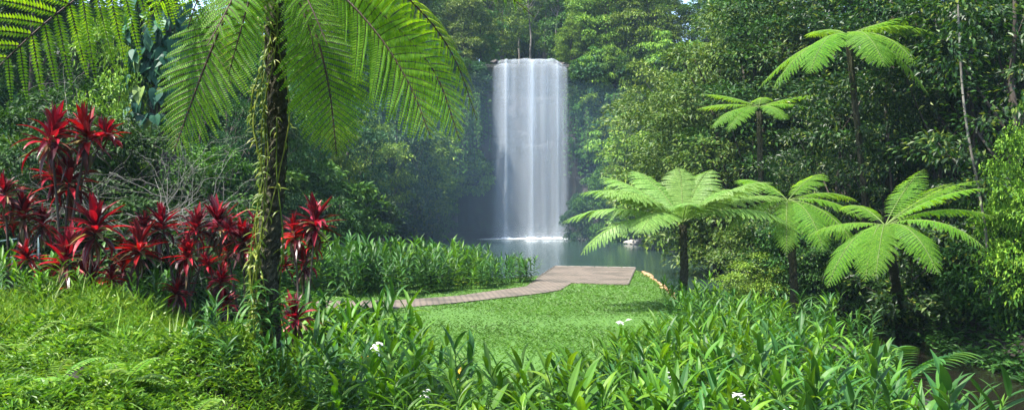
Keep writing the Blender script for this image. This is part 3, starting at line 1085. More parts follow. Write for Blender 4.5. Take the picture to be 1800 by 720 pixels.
# ------------------------------------------------------------------ trees and shrubs
def crown_mesh(name, seed, H, R, h0, nclump, per, L, W, rc=.9, flat=.6, prof=None, droop=.3, mat='tree_mid', core=.35, sprays=False):
    r = np.random.default_rng(seed)
    prof = prof or (lambda h: math.sin(PI * (.10 + .86 * h)) ** .7)
    mb = MB()
    ctr = []
    while len(ctr) < nclump:
        h = r.uniform(0, 1)
        Rm = R * prof(h)
        if r.uniform() > Rm / R + .1:
            continue
        q = r.uniform(core, 1) ** .6 * Rm
        a = r.uniform(0, 2 * PI)
        lob = 1 + .28 * math.sin(a * 2 + seed) * math.sin(h * 7 + seed * 1.7) + .12 * math.sin(a * 5 + h * 11)
        ctr.append((math.cos(a) * q * lob, math.sin(a) * q * lob, h0 + (H - h0) * h))
    ctr = np.array(ctr)
    for c in ctr:
        k = rc * r.uniform(.6, 1.35)
        m = int(per * r.uniform(.6, 1.3))
        u = norm(r.normal(size=(m, 3)))
        u[:, 2] = np.where(r.uniform(size=m) < .75, np.abs(u[:, 2]), u[:, 2])
        rad = r.uniform(.25, 1, m) ** .5
        p = c + u * rad[:, None] * np.array([k, k, k * flat])
        outw = np.array([c[0], c[1], 0]) / (np.linalg.norm(c[:2]) + .3)
        d = u * .55 + r.normal(size=(m, 3)) * .5 + outw * .45 + np.array([0, 0, -droop])
        up = np.array([0, 0, 1.0]) + outw * .35 + r.normal(size=(m, 3)) * .35 + u * .25
        s = r.uniform(.65, 1.25, m)
        V, Fs = rhombs(p, d, up, L * s, W * s, .18, .12)
        mb.add(V, Fs)
    return mb.mesh(name, M[mat]), ctr


def trunk_mesh(name, seed, H, r0, ctr, nl=10, mat='bark', top=.85, wob=.25):
    r = np.random.default_rng(seed)
    mb = MB()
    n = 9
    z = np.linspace(0, H * top, n)
    C = np.stack([np.cumsum(r.normal(size=n) * wob * .5), np.cumsum(r.normal(size=n) * wob * .5), z], 1)
    C[:, :2] -= C[0, :2]
    C[0, 2] = -.6
    C = catmull(C, 24)
    add_tube(mb, C, np.concatenate([[r0 * 1.35], np.linspace(r0, r0 * .25, 23)]), 8)
    if len(ctr):
        for c in ctr[r.permutation(len(ctr))[:nl]]:
            zz = max(.3 * c[2], c[2] - 1.6 * np.linalg.norm(c[:2]))
            i = int(np.argmin(np.abs(C[:, 2] - zz)))
            p0 = C[i]
            mid = (p0 + c) / 2 + np.array([0, 0, -.15 * np.linalg.norm(c - p0) * .5]) + r.normal(size=3) * .15
            add_tube(mb, bez([p0, mid, c], 8), np.linspace(r0 * .38, r0 * .07, 8), 5)
    return mb.mesh(name, M[mat], True)


TREES = {}


def proto(key, seed, H, R, h0, nclump, per, L, W, r0, bark='bark', nl=12, **kw):
    cm, ctr = crown_mesh('crown', seed, H, R, h0, nclump, per, L, W, **kw)
    TREES[key] = (cm, trunk_mesh('trunk', seed + 5, H, r0, ctr, nl, bark), H)


# near trees: small leaves; far trees: larger leaf sprays
proto('near_round', 21, 10, 3.3, 1.0, 95, 190, .17, .075, .17, rc=.85)
proto('near_tall', 22, 12, 2.6, 1.6, 95, 190, .17, .075, .16, rc=.8)
proto('near_layer', 23, 10, 3.5, .8, 62, 150, .22, .09, .15, rc=1.0, flat=.35, bark='bark')
proto('near_fine', 24, 9, 3.0, .4, 110, 230, .10, .05, .13, rc=.75)
proto('near_bush', 25, 5, 1.9, .1, 75, 170, .14, .07, .07, rc=.55, core=.25)
proto('far_round', 31, 11, 4.0, .8, 70, 150, .34, .17, .22, rc=1.15)
proto('far_tall', 32, 14, 3.2, 1.5, 90, 160, .33, .16, .2, rc=1.0, bark='bark_pale')
proto('far_loose', 33, 13, 3.4, 3.0, 48, 140, .33, .14, .2, rc=1.05, bark='bark_pale', flat=.5)
proto('far_dense', 34, 10, 4.2, .2, 110, 170, .30, .16, .2, rc=1.1)
proto('far_slim', 35, 15, 2.0, 7.5, 26, 110, .3, .13, .17, rc=.85, bark='bark_pale')
proto('shrub_round', 41, 2.2, 1.3, .05, 36, 150, .14, .07, .04, rc=.42, core=.2)
proto('shrub_wide', 42, 1.8, 1.7, .02, 44, 140, .17, .075, .04, rc=.45, core=.2)
proto('shrub_far', 43, 2.6, 1.7, .05, 34, 110, .27, .14, .05, rc=.6, core=.2)
proto('shrub_hang', 44, 2.6, 1.5, -1.2, 34, 110, .30, .10, .05, rc=.55, core=.2, droop=1.2)
proto('shrub_fine', 45, 2.4, 1.5, .02, 60, 190, .085, .045, .04, rc=.42, core=.2)


def tree(key, name, label, cat, x, y, H=None, wid=1.0, mat=None, group=None, bark=None, z=None, rz=None, tilt=None):
    cm, tm, h = TREES[key]
    s = (H or h) / h
    root = thing(name, label, cat, (x, y, hz(x, y) - .05 if z is None else z), rnd.uniform(0, 2 * PI) if rz is None else rz, (s * wid, s * wid, s), group)
    if tilt:
        root.rotation_euler = (tilt[0], tilt[1], root.rotation_euler[2])
    obj('trunk', tm, root, None, M[bark] if bark else None)
    obj('crown', cm, root, None, M[mat] if mat else None)
    return root


ORD = ['first', 'second', 'third', 'fourth', 'fifth', 'sixth', 'seventh', 'eighth', 'ninth', 'tenth', 'eleventh', 'twelfth', 'thirteenth', 'fourteenth', 'fifteenth', 'sixteenth']
TONE = {'tree_dark': 'dark green', 'tree_mid': 'mid green', 'tree_bright': 'bright green', 'tree_olive': 'olive green', 'tree_gloss': 'glossy dark green', 'tree_blue': 'bluish green', 'bush_lime': 'lime green'}
FORM = {'near_bush': 'bushy leafy', 'near_round': 'rounded', 'near_tall': 'tall', 'near_layer': 'broad leaved layered', 'near_fine': 'fine leaved dense', 'far_round': 'rounded', 'far_tall': 'tall', 'far_loose': 'loose crowned', 'far_dense': 'dense', 'far_slim': 'slim bare stemmed'}


def row(where, rows, start_left=False, group=None):
    """A row of trees; labels count from the waterfall (or the other end) outwards along the row."""
    rows = sorted(rows, key=lambda q: q[0] if start_left else abs(q[0] - 930))
    for i, (px, Yd, H, key, mat, wid) in enumerate(rows):
        x = (px - 900) / F * Yd
        tree(key, 'tree', f'{TONE[mat]} {FORM[key]} tree, {ORD[i]} {where}', 'tree', x, Yd, H, wid, mat, group)


row('left of the waterfall along the cliff top', [
    (845, 97, 6.5, 'far_round', 'tree_mid', .9), (815, 95.5, 8.5, 'far_dense', 'bush_lime', .8), (770, 97, 11, 'far_tall', 'bush_lime', 1), (725, 95, 10, 'far_round', 'tree_mid', .8),
    (680, 94, 12, 'far_tall', 'tree_bright', 1), (630, 92, 11, 'far_round', 'tree_mid', .9), (575, 90, 12, 'far_tall', 'tree_dark', 1.1), (520, 88, 12, 'far_round', 'tree_dark', 1), (450, 86, 13, 'far_tall', 'tree_dark', 1.2)], group='cliff top trees left of the waterfall')
row('left of the waterfall in the back row behind the cliff', [
    (850, 106, 13, 'far_round', 'tree_bright', .8), (800, 108, 14, 'far_tall', 'tree_mid', 1), (745, 108, 15, 'far_tall', 'tree_bright', 1.2), (700, 107, 15, 'far_round', 'tree_mid', .9), (640, 106, 15, 'far_tall', 'tree_mid', 1.2)], group='back row trees left of the waterfall')
row('from the left in the stand above the waterfall', [
    (885, 112, 12, 'far_loose', 'tree_bright', .9), (912, 118, 13, 'far_slim', 'bush_lime', 1.1), (935, 110, 14, 'far_slim', 'tree_olive', 1), (958, 114, 13, 'far_loose', 'tree_bright', .9), (978, 108, 13, 'far_slim', 'tree_mid', 1), (898, 128, 13, 'far_dense', 'tree_mid', 1), (945, 130, 13, 'far_dense', 'tree_bright', 1.0), (990, 126, 12, 'far_dense', 'tree_mid', .9)], True, group='stand of trees above the waterfall')
row('from the left in the far wood behind the cliff', [
    (px_, 134 + 6 * math.sin(px_), 17, 'far_round' if k_ % 2 else 'far_tall', 'tree_mid' if k_ % 3 else 'tree_bright', 1.25) for k_, px_ in enumerate(range(520, 1420, 62)) if not 1170 < px_ < 1270], True, group='far wood trees behind the cliff')
row('right of the waterfall along the cliff top', [
    (1005, 96, 5.0, 'far_dense', 'tree_bright', .9), (1030, 97, 10, 'far_tall', 'bush_lime', .9), (1065, 95, 9.5, 'far_round', 'tree_bright', .9), (1105, 94, 11, 'far_tall', 'bush_lime', 1), (1150, 93, 10, 'far_round', 'tree_bright', .9), (1195, 91, 6.0, 'far_tall', 'tree_bright', 1.1), (1245, 90, 7, 'far_round', 'tree_mid', 1), (1300, 88, 12, 'far_tall', 'tree_mid', 1.1)], group='cliff top trees right of the waterfall')
row('right of the waterfall in the back row behind the cliff', [
    (1015, 108, 13, 'far_round', 'tree_mid', .8), (1060, 110, 14, 'far_tall', 'tree_mid', 1.1), (1110, 108, 14, 'far_round', 'tree_mid', .9), (1150, 106, 11, 'far_tall', 'tree_bright', 1.0), (1290, 102, 12, 'far_tall', 'tree_mid', 1.2)], group='back row trees right of the waterfall')
row('along the right pool shore, from the waterfall outwards', [
    (1020, 86, 5.5, 'far_dense', 'tree_blue', .7), (1070, 85, 8, 'far_dense', 'tree_mid', .8), (1110, 82, 14, 'far_tall', 'bush_lime', .9), (1150, 76, 17, 'far_tall', 'bush_lime', .95), (1130, 84, 9, 'far_dense', 'tree_mid', .8), (1185, 70, 13, 'far_round', 'tree_bright', .9), (1215, 62, 14, 'far_tall', 'tree_olive', 1.0), (1250, 58, 13, 'far_round', 'tree_olive', .9), (1195, 80, 14, 'far_tall', 'tree_bright', 1)], group='trees on the right pool shore')
row('from the waterfall on the right slope behind the ferns', [
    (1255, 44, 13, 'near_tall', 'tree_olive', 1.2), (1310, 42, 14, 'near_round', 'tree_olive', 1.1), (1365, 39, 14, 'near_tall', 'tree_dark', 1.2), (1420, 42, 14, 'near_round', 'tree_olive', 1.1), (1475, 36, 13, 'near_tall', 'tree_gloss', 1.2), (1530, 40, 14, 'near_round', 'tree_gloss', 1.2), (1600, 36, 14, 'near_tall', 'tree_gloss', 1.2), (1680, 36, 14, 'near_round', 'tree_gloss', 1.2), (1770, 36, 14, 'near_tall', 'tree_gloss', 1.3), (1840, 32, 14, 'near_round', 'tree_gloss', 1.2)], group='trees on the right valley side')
row('along the stream bank, from the pool outwards', [
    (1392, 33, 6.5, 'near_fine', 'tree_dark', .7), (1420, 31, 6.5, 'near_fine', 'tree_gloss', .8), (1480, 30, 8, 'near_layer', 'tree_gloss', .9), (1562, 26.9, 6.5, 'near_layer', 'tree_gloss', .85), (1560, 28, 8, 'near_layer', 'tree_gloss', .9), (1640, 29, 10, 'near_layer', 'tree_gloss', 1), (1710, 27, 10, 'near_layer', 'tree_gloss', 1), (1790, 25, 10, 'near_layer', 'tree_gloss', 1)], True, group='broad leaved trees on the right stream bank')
row('on the left valley wall, from the waterfall outwards', [
    (772, 85, 9, 'far_tall', 'tree_mid', .8), (735, 80, 13, 'far_tall', 'tree_bright', 1.1), (695, 75, 12, 'far_round', 'tree_blue', .8), (655, 70, 9, 'far_round', 'tree_bright', .8), (612, 63, 9, 'far_round', 'tree_blue', .8), (565, 57, 8, 'far_round', 'tree_bright', .8), (510, 52, 8, 'far_round', 'tree_blue', .8), (450, 47, 8, 'far_round', 'tree_mid', .8), (390, 44, 9, 'far_round', 'tree_blue', .8), (320, 41, 9, 'far_round', 'tree_dark', .8), (250, 40, 10, 'far_round', 'tree_dark', .8), (590, 78, 10, 'far_tall', 'tree_mid', 1.2), (480, 66, 10, 'far_tall', 'tree_mid', 1.2), (400, 58, 11, 'far_tall', 'tree_dark', 1.2)], group='trees on the left valley wall')
row('behind the red plants from the corner inwards', [
    (-20, 27, 9, 'near_round', 'tree_dark', 1), (60, 25, 7.5, 'near_round', 'tree_dark', 1), (195, 21, 6.1, 'near_bush', 'bush_lime', .55), (118, 18.6, 4.7, 'near_bush', 'tree_dark', 1.0), (52, 17.6, 4.3, 'near_bush', 'tree_dark', 1.0), (192, 18.2, 4.3, 'near_bush', 'tree_dark', .9), (262, 18.5, 4.2, 'near_bush', 'tree_dark', 1.1), (345, 20, 4.0, 'near_bush', 'tree_mid', 1.1), (330, 29, 6, 'near_fine', 'tree_blue', .9), (400, 32, 7.5, 'near_round', 'tree_dark', .9), (120, 33, 11, 'near_tall', 'tree_dark', 1.3), (20, 33, 12, 'near_tall', 'tree_dark', 1.3)], True, group='trees behind the red leaved plants')

# shrubs on the cliff face and shores
vcount = 0


def shrub_batch(n, pick, label, group, keys, mats, smin, smax, name='shrub', seed=0):
    r = random.Random(seed)
    for _ in range(n):
        x, y, z = pick(r)
        o = tree(r.choice(keys), name, label, name.replace('_', ' '), x, y, None, 1.0, r.choice(mats), group, z=z, rz=r.uniform(0, 6.28))
        k = r.uniform(smin, smax)
        o.scale = (k * r.uniform(.8, 1.2), k * r.uniform(.8, 1.2), k)


def wall_pick(i0, i1, j0, j1):
    def f(r):
        i, j = r.randint(int(i0 * (nu - 1)), int(i1 * (nu - 1))), r.randint(int(j0 * (nv - 1)), int(j1 * (nv - 1)))
        p = CLIFFV[j, i]
        return p[0] + nr[i, 0] * .2, p[1] + nr[i, 1] * .2, p[2] - .6
    return f


def u_at(x, y):
    return float(np.argmin((cl[:, 0] - x) ** 2 + (cl[:, 1] - y) ** 2)) / (nu - 1)


uL, uR = u_at(-3.2, 92.6), u_at(7.6, 92.2)
shrub_batch(78, wall_pick(uL - .17, uL - .004, .55, .93), 'leafy shrub hanging on the upper cliff left of the waterfall', 'cliff shrubs left of the waterfall', ['shrub_hang', 'shrub_far'], ['tree_mid', 'tree_blue', 'tree_dark'], .8, 1.3, name='cliff_shrub', seed=1)
shrub_batch(64, wall_pick(uL - .13, uL - .003, .05, .6), 'shrub clinging to the shaded lower cliff left of the waterfall', 'lower cliff shrubs left of the waterfall', ['shrub_hang', 'shrub_far'], ['tree_mid', 'tree_bright'], .7, 1.3, name='cliff_shrub', seed=2)
shrub_batch(80, wall_pick(uR, uR + .15, .5, .97), 'leafy shrub hanging on the upper cliff right of the waterfall', 'cliff shrubs right of the waterfall', ['shrub_hang', 'shrub_far'], ['tree_mid', 'tree_bright', 'tree_blue'], .75, 1.35, name='cliff_shrub', seed=3)
shrub_batch(48, wall_pick(uR + .01, uR + .17, .06, .5), 'dark shrub clinging to the shaded lower cliff right of the waterfall', 'lower cliff shrubs right of the waterfall', ['shrub_hang', 'shrub_far'], ['tree_blue', 'tree_dark', 'tree_mid'], .5, 1.0, name='cliff_shrub', seed=4)


for x_, z_, k_ in [(-3.7, 16.6, .8), (-4.3, 15.2, .9), (-3.5, 17.5, .6), (7.0, 16.8, .8), (7.4, 15.2, .9), (6.9, 17.6, .65), (7.7, 13.6, .9), (-4.6, 13.4, .9)]:
    o = tree('shrub_far', 'cliff_shrub', 'leafy shrub right at the edge of the waterfall lip', 'cliff shrub', x_, 92.4, None, 1.0, 'tree_mid' if x_ > 0 else 'tree_blue', 'shrubs at the edge of the waterfall lip', z=z_ - .8)
    o.scale = (k_, k_, k_)


def line_pick(pts_, spread, jit=1.2):
    pts_ = np.array([(a, b, 0) for a, b in pts_], float)
    R_ = resample(pts_, 200)

    def f(r):
        i = r.randint(0, 199)
        x, y = R_[i, 0] + r.gauss(0, 1) * jit * .4, R_[i, 1] + r.uniform(-1, 1) * jit
        x += r.uniform(0, spread)
        return x, y, hz(x, y) - .1
    return f


shrub_batch(34, line_pick([(-9.8, 84), (-10, 78), (-10, 66), (-8.6, 54), (-9, 44), (-10, 36)], -3.5), 'low bluish green shrub along the left pool shore below the valley wall', 'shrubs on the left pool shore', ['shrub_far', 'shrub_wide'], ['tree_blue', 'tree_mid', 'tree_dark'], .8, 1.4, seed=5)
shrub_batch(30, line_pick([(9, 91.5), (14, 89), (20, 84.5), (21, 74), (17.5, 62), (14.2, 48)], 2.5), 'low shrub along the far right shore of the pool', 'shrubs on the far right pool shore', ['shrub_far', 'shrub_wide'], ['tree_blue', 'tree_mid'], .7, 1.3, seed=6)
shrub_batch(24, line_pick([(-9, 20), (-10, 26), (-9, 31), (-10.5, 36)], -7, 2), 'dark leafy shrub in the undergrowth behind the red leaved plants', 'undergrowth shrubs behind the red leaved plants', ['shrub_round', 'shrub_wide', 'shrub_fine'], ['tree_dark', 'tree_blue', 'tree_mid'], .8, 1.5, seed=7)
shrub_batch(26, line_pick([(11.5, 33), (11.6, 28), (11.3, 23), (11.3, 18)], 5, 2), 'dark shrub in the shaded undergrowth on the right stream bank', 'undergrowth shrubs on the right stream bank', ['shrub_round', 'shrub_wide'], ['tree_dark', 'tree_gloss'], .6, 1.2, seed=8)
# the dense shrub group beside the pool
for i, (px, Yd, H, mat, lab) in enumerate([(1358, 31.5, 3.4, 'tree_olive', 'dense small leaved olive shrub at the water edge behind the pale tree fern'), (1395, 30, 3.4, 'tree_gloss', 'dense glossy shrub beside the water, below the shaded tree fern'),
                                           (1335, 29.5, 1.9, 'bush_lime', 'low lime tinted shrub where the pool meets the stream'), (1430, 29, 3.2, 'tree_dark', 'dark rounded shrub under the shaded tree fern fronds'), (1480, 27.5, 2.6, 'tree_dark', 'dark low shrub below the leaning tree fern')]):
    x = (px - 900) / F * Yd
    tree('shrub_fine', 'shrub', lab, 'shrub', x, Yd, H, 1.0, mat, z=max(.0, hz(x, Yd)) - .1)
for px, Yd, H, lab in [(1825, 19.5, 5.0, 'tall bright yellow green shrub at the end of the stream bank'), (1792, 21, 4.2, 'bright yellow green shrub just behind the tall one on the stream bank')]:
    x = (px - 900) / F * Yd
    tree('near_bush', 'shrub', lab, 'shrub', x, Yd, H, .55, 'tree_bright')


tree('shrub_round', 'shrub', 'dark glossy shrub on the far stream bank hiding the foot of the leaning tree fern', 'shrub', 10.75, 22.9, 2.7, 1.15, 'tree_gloss', z=.1)
# trunks standing clear in the right hand forest, and the pale sapling
def bare_trunk(label, px, y0, Yd, px1, H, r0, mat, name='bare_trunk'):
    x = (px - 900) / F * Yd
    z = hz(x, Yd)
    root = thing(name, label, 'tree', (x, Yd, z - .2))
    mbt = MB()
    top = np.array([(px1 - px) / F * Yd, 0, H])
    C = catmull([np.zeros(3), top * .3 + np.array([.12, 0, 0]), top * .65 + np.array([-.1, 0, 0]), top], 24)
    add_tube(mbt, C, np.linspace(r0, r0 * .6, 24), 9)
    obj('trunk', mbt.mesh('trunk', M[mat], True), root)
    mt = MB()
    r = np.random.default_rng(int(px))
    for k in range(10):
        c0 = C[r.integers(12, 24)]
        m = 120
        cc = c0 + r.normal(size=3) * np.array([.8, .8, .8]) + np.array([0, 0, .3])
        u = r.normal(size=(m, 3)) * np.array([.5, .5, .25])
        V, Fs = rhombs(cc + u, u + np.array([0, 0, -.2]), np.tile([0, 0, 1.], (m, 1)) + r.normal(size=(m, 3)) * .3, .17 * r.uniform(.7, 1.2, m), .075)
        mt.add(V, Fs)
    obj('foliage', mt.mesh('foliage', M['tree_gloss']), root)
    return root


bare_trunk('slender pale sapling stem slanting up through the dark bank forest', 1742, 530, 20.5, 1682, 8.2, .036, 'bark_pale', 'sapling')
bare_trunk('thick reddish brown trunk near the top of the right forest', 1640, 600, 39, 1652, 14, .28, 'bark_red', 'tree')
bare_trunk('pale banded trunk left of the tallest tree fern', 1437, 600, 40, 1432, 14, .25, 'bark_pale', 'tree')
bare_trunk('grey brown trunk right of the tallest tree fern', 1605, 600, 38, 1590, 14, .22, 'bark', 'tree')
bare_trunk('thin dark trunk deep among the bank trees over the stream', 1590, 600, 30, 1570, 10, .10, 'bark', 'tree')

# bare grey twiggy bush
r = np.random.default_rng(77)
tw = MB()


def branch(p, d, L, rad, depth):
    n = 6
    pts_ = [p]
    for k in range(n):
        d = norm(d + r.normal(size=3) * .18 + np.array([0, 0, -.05 if depth < 2 else .05]))
        pts_.append(pts_[-1] + d * L / n)
    add_tube(tw, pts_, np.linspace(rad, rad * .5, n + 1), 4)
    if depth:
        for k in range(4):
            i = r.integers(2, n + 1)
            dd = norm(d + r.normal(size=3) * .75)
            branch(pts_[i], dd, L * r.uniform(.55, .8), rad * .55, depth - 1)


bx, by = P(225, 400, 16.2).x, 16.2
for k in range(7):
    a = r.uniform(-.5, PI + .5)
    branch(np.array([0, 0, 0.0]), norm(np.array([math.cos(a) * .9 + .25, -.1 + r.normal() * .3, r.uniform(.35, 1.1)])), r.uniform(1.3, 2.0), .011, 3)
tb = thing('bare_bush', 'leafless grey twiggy bush spreading behind the red leaved plants', 'bush', (bx, by, P(0, 420, 16.2).z))
obj('branches', tw.mesh('branches', M['twig'], True), tb)
# tree with a big-leaved climber
x = P(285, 0, 21).x
ct = thing('tree', 'dark straight trunk wrapped by a large leaved climber behind the fern', 'tree', (x, 21, hz(x, 21) - .2))
mbt = MB()
add_tube(mbt, catmull([(0, 0, 0), (.1, 0, 3), (-.05, 0, 6), (.05, 0, 10)], 20), np.linspace(.3, .22, 20), 10)
obj('trunk', mbt.mesh('trunk', M['bark'], True), ct)
pv = MB()
m = 420
hh = rng.uniform(4.4, 9.9, m)
aa = rng.uniform(-PI, 0, m)
R_ = .34 + rng.uniform(0, .45, m)
Bp = np.stack([np.cos(aa) * R_, np.sin(aa) * R_, hh], 1)
od = np.stack([np.cos(aa), np.sin(aa), np.zeros(m)], 1)
dd = od * .5 + np.array([0, 0, -1.0]) + rng.normal(size=(m, 3)) * .3
S_ = rng.uniform(.2, .4, m)
n8 = 9
D_ = norm(dd)
Sd = norm(np.cross(D_, od + np.array([0, 0, .2])))
Nn = np.cross(Sd, D_)
heart = [(0, 0), (-.12, .26), (.02, .45), (.3, .46), (.62, .3), (1, 0), (.62, -.3), (.3, -.46), (.02, -.45), (-.12, -.26)]
Vh = np.stack([Bp + D_ * (S_ * a)[:, None] + Sd * (S_ * b)[:, None] + Nn * (S_ * (abs(b) * .3 - .25 * a * a))[:, None] for a, b in heart], 1).reshape(-1, 3)
i10 = np.arange(m)[:, None] * 10
pv.add(Vh, np.concatenate([i10 + np.array([[0, 1, 2, 3]]), i10 + np.array([[0, 3, 4, 5]]), i10 + np.array([[0, 5, 6, 7]]), i10 + np.array([[0, 7, 8, 9]])]))
cp = thing('climbing_plant', 'climber with large heart shaped blue green leaves high on the dark trunk', 'climber', (x, 21, hz(x, 21) - .2))
obj('foliage', pv.mesh('climber_leaves', M['pothos']), cp)
vs_ = MB()
for k in range(4):
    a0 = -PI * (k + .5) / 4
    add_tube(vs_, [(math.cos(a0 + .4 * math.sin(z)) * .32, math.sin(a0 + .4 * math.sin(z)) * .32, z) for z in np.linspace(.2, 9.5, 30)], .02, 5)
obj('stem', vs_.mesh('climber_stem', M['stalk_green'], True), cp)


# ------------------------------------------------------------------ red cordylines
def rosette_mesh(seed, n=50, L=.46, W=.084, mat='cordyline', lo=-.25, hi=1.45):
    r = np.random.default_rng(seed)
    k = np.arange(n)
    az = k * 2.399 + r.normal(size=n) * .6
    f = k / (n - 1)
    el = lo + (hi - lo) * f ** .62 + r.normal(size=n) * .24
    D = np.stack([np.cos(az) * np.cos(el), np.sin(az) * np.cos(el), np.sin(el)], 1)
    B = np.stack([np.cos(az) * .02, np.sin(az) * .02, (f - .6) * .26], 1)
    U = np.tile([0, 0, 1.0], (n, 1)) - D * D[:, 2:3] * .9 + np.stack([-np.cos(az), -np.sin(az), np.zeros(n)], 1) * .15
    LL = L * (1 - .3 * f ** 2) * r.uniform(.6, 1.2, n)
    V, Fs = ribbons(B, D, U, LL, W * r.uniform(.75, 1.2, n), r.uniform(.1, 1.5, n) * (1.3 - f), 6, .22, .8)
    mb = MB()
    mb.add(V, Fs)
    return mb.mesh('leaf_rosette', M[mat])


ROS = [rosette_mesh(s) for s in (1, 2, 3, 4)]
LOW = [rosette_mesh(s + 20, 18, .42, .06, 'cordyline_low', -1.0, .15) for s in (1, 2, 3)]
CORD = [  # base pixel x, depth, heads (px, py, scale), label
    (110, 12.6, [(90, 238, 1.15), (154, 236, 1.05), (122, 314, 1.1)], 'tallest red leaved cordyline, three crimson heads above the others'),
    (150, 12.0, [(168, 398, 1.1), (115, 448, 1.1), (160, 488, .95)], 'wide crimson cordyline low beside the tallest one, heads close together'),
    (18, 13.2, [(8, 338, .8), (42, 375, .9), (75, 392, .7)], 'dull red cordyline partly outside the photo near the railing'),
    (240, 12.8, [(245, 432, .95), (215, 465, .6)], 'crimson cordyline with one broad head, between low red ones and tall stems'),
    (318, 13.5, [(285, 395, .85), (345, 398, .85), (385, 390, 1.0)], 'red cordyline with three heads level in a row left of the fern trunk'),
    (335, 13.0, [(330, 445, .8), (312, 508, .75)], 'red cordyline with lower heads under the level three'),
    (432, 13.8, [(428, 420, .9), (455, 400, .8), (400, 440, .6)], 'red cordyline with heads right against the left side of the fern trunk'),
    (395, 13.2, [(388, 492, .65), (398, 530, .6)], 'small dark red cordyline low left of the fern trunk'),
    (532, 13.6, [(555, 388, 1.0), (518, 410, .85), (535, 460, .75)], 'red cordyline with three heads right of the fern trunk'),
    (520, 11.0, [(520, 555, .75)], 'small single headed dark red cordyline low among the ginger leaves'),
]
kk = 0
for px, Yd, heads, lab in CORD:
    x = (px - 900) / F * Yd
    z = hz(x, Yd)
    root = thing('cordyline', lab, 'cordyline', (x, Yd, z - .05), 0, 1, 'red leaved cordylines on the left bank')
    b0 = np.array([x, Yd, z - .05])
    sm = MB()
    for j, (hx, hy, s) in enumerate(heads):
        top = np.array(P(hx, hy, Yd + (j - 1) * .15)) - b0
        top[2] = max(top[2], .35)
        s *= .95
        add_tube(sm, catmull([(0.03 * j, 0, 0), (top[0] * .35, top[1] * .3, top[2] * .45), tuple(top)], 14), np.linspace(.024, .014, 14), 6)
        rs = obj('leaf_rosette', ROS[kk % 4], root, tuple(top))
        rs.rotation_euler = (rnd.uniform(-.25, .25), rnd.uniform(-.25, .25), rnd.uniform(0, 6))
        rs.scale = (s, s, s)
        lw = obj('lower_leaves', LOW[kk % 3], root, tuple(top - np.array([0, 0, .12 * s])))
        lw.rotation_euler = (0, 0, rnd.uniform(0, 6))
        lw.scale = (s, s, s)
        for e_ in range(1 if s > .7 and kk % 3 else 0):
            off = Vector((rnd.choice((-1, 1)) * rnd.uniform(.18, .42), rnd.uniform(-.2, .1), rnd.uniform(-.25, .05))) * s
            r2 = obj('leaf_rosette', ROS[(kk + e_ + 1) % 4], root, tuple(Vector(top) + off))
            r2.rotation_euler = (rnd.uniform(-.6, .6), rnd.uniform(-.6, .6), rnd.uniform(0, 6))
            k2 = s * rnd.uniform(.45, .7)
            r2.scale = (k2, k2, k2)
            add_tube(sm, [tuple(top * .7), tuple(Vector(top) + off)], [.012, .01], 5)
        kk += 1
    obj('stem', sm.mesh('stem', M['bark'], True), root)


# ------------------------------------------------------------------ ginger plants
def cane(seed, H, nleaf, L, W):
    r = np.random.default_rng(seed)
    lean = np.array([r.normal() * .16, r.normal() * .16])
    t = np.linspace(0, 1, 12)
    C = np.stack([lean[0] * H * t ** 1.6, lean[1] * H * t ** 1.6, H * .88 * t], 1)
    az0 = r.uniform(0, 2 * PI)
    k = np.arange(nleaf)
    f = .18 + .82 * k / (nleaf - 1)
    B = np.stack([np.interp(f, t, C[:, q]) for q in range(3)], 1)
    az = az0 + PI * (k % 2) + r.normal(size=nleaf) * .35
    el = .45 + .85 * (k / (nleaf - 1)) ** 2 + r.normal(size=nleaf) * .12
    D = np.stack([np.cos(az) * np.cos(el), np.sin(az) * np.cos(el), np.sin(el)], 1)
    U = np.tile([0, 0, 1.0], (nleaf, 1)) + np.stack([-np.cos(az), -np.sin(az), np.zeros(nleaf)], 1) * .4 + r.normal(size=(nleaf, 3)) * .22
    LL = L * r.uniform(.8, 1.15, nleaf) * (1 - .25 * (k / (nleaf - 1)) ** 3) * np.minimum(1, .6 + f)
    V, Fs = ribbons(B, D, U, LL, W * r.uniform(.8, 1.2, nleaf), r.uniform(.35, 1.3, nleaf), 6, .16, .72)
    mb = MB()
    add_tube(mb, C, np.linspace(.011, .006, 12), 5, 1)
    mb.add(V, Fs, 0)
    me = mb.mesh('leafy_stem', [M['ginger'], M['stem_green']])
    return me, C[-1]


CANES = [cane(s, H, n, L_, W_) for s, H, n, L_, W_ in [(1, 1.25, 17, .48, .068), (2, 1.4, 18, .52, .073), (3, 1.1, 15, .48, .056), (4, 1.3, 17, .44, .071), (5, .9, 13, .42, .056), (6, 1.5, 19, .52, .06), (7, 1.2, 16, .48, .066), (8, .7, 10, .4, .053)]]


def flower_mesh(seed):
    r = np.random.default_rng(seed)
    mb = MB()
    for q in range(4):
        c = np.array([r.normal() * .045, r.normal() * .045, r.normal() * .04])
        n = 4
        az = np.arange(n) * 2 * PI / n + r.uniform(0, 6)
        el = r.uniform(-.1, .7, n)
        D = np.stack([np.cos(az) * np.cos(el), np.sin(az) * np.cos(el), np.sin(el)], 1)
        V, Fs = ribbons(np.tile(c, (n, 1)), D, np.tile([0, 0, 1.], (n, 1)), r.uniform(.05, .075, n), .045, r.uniform(.3, 1.2, n), 4, .1, .65)
        mb.add(V, Fs)
    return mb.mesh('flower', M['petal'])


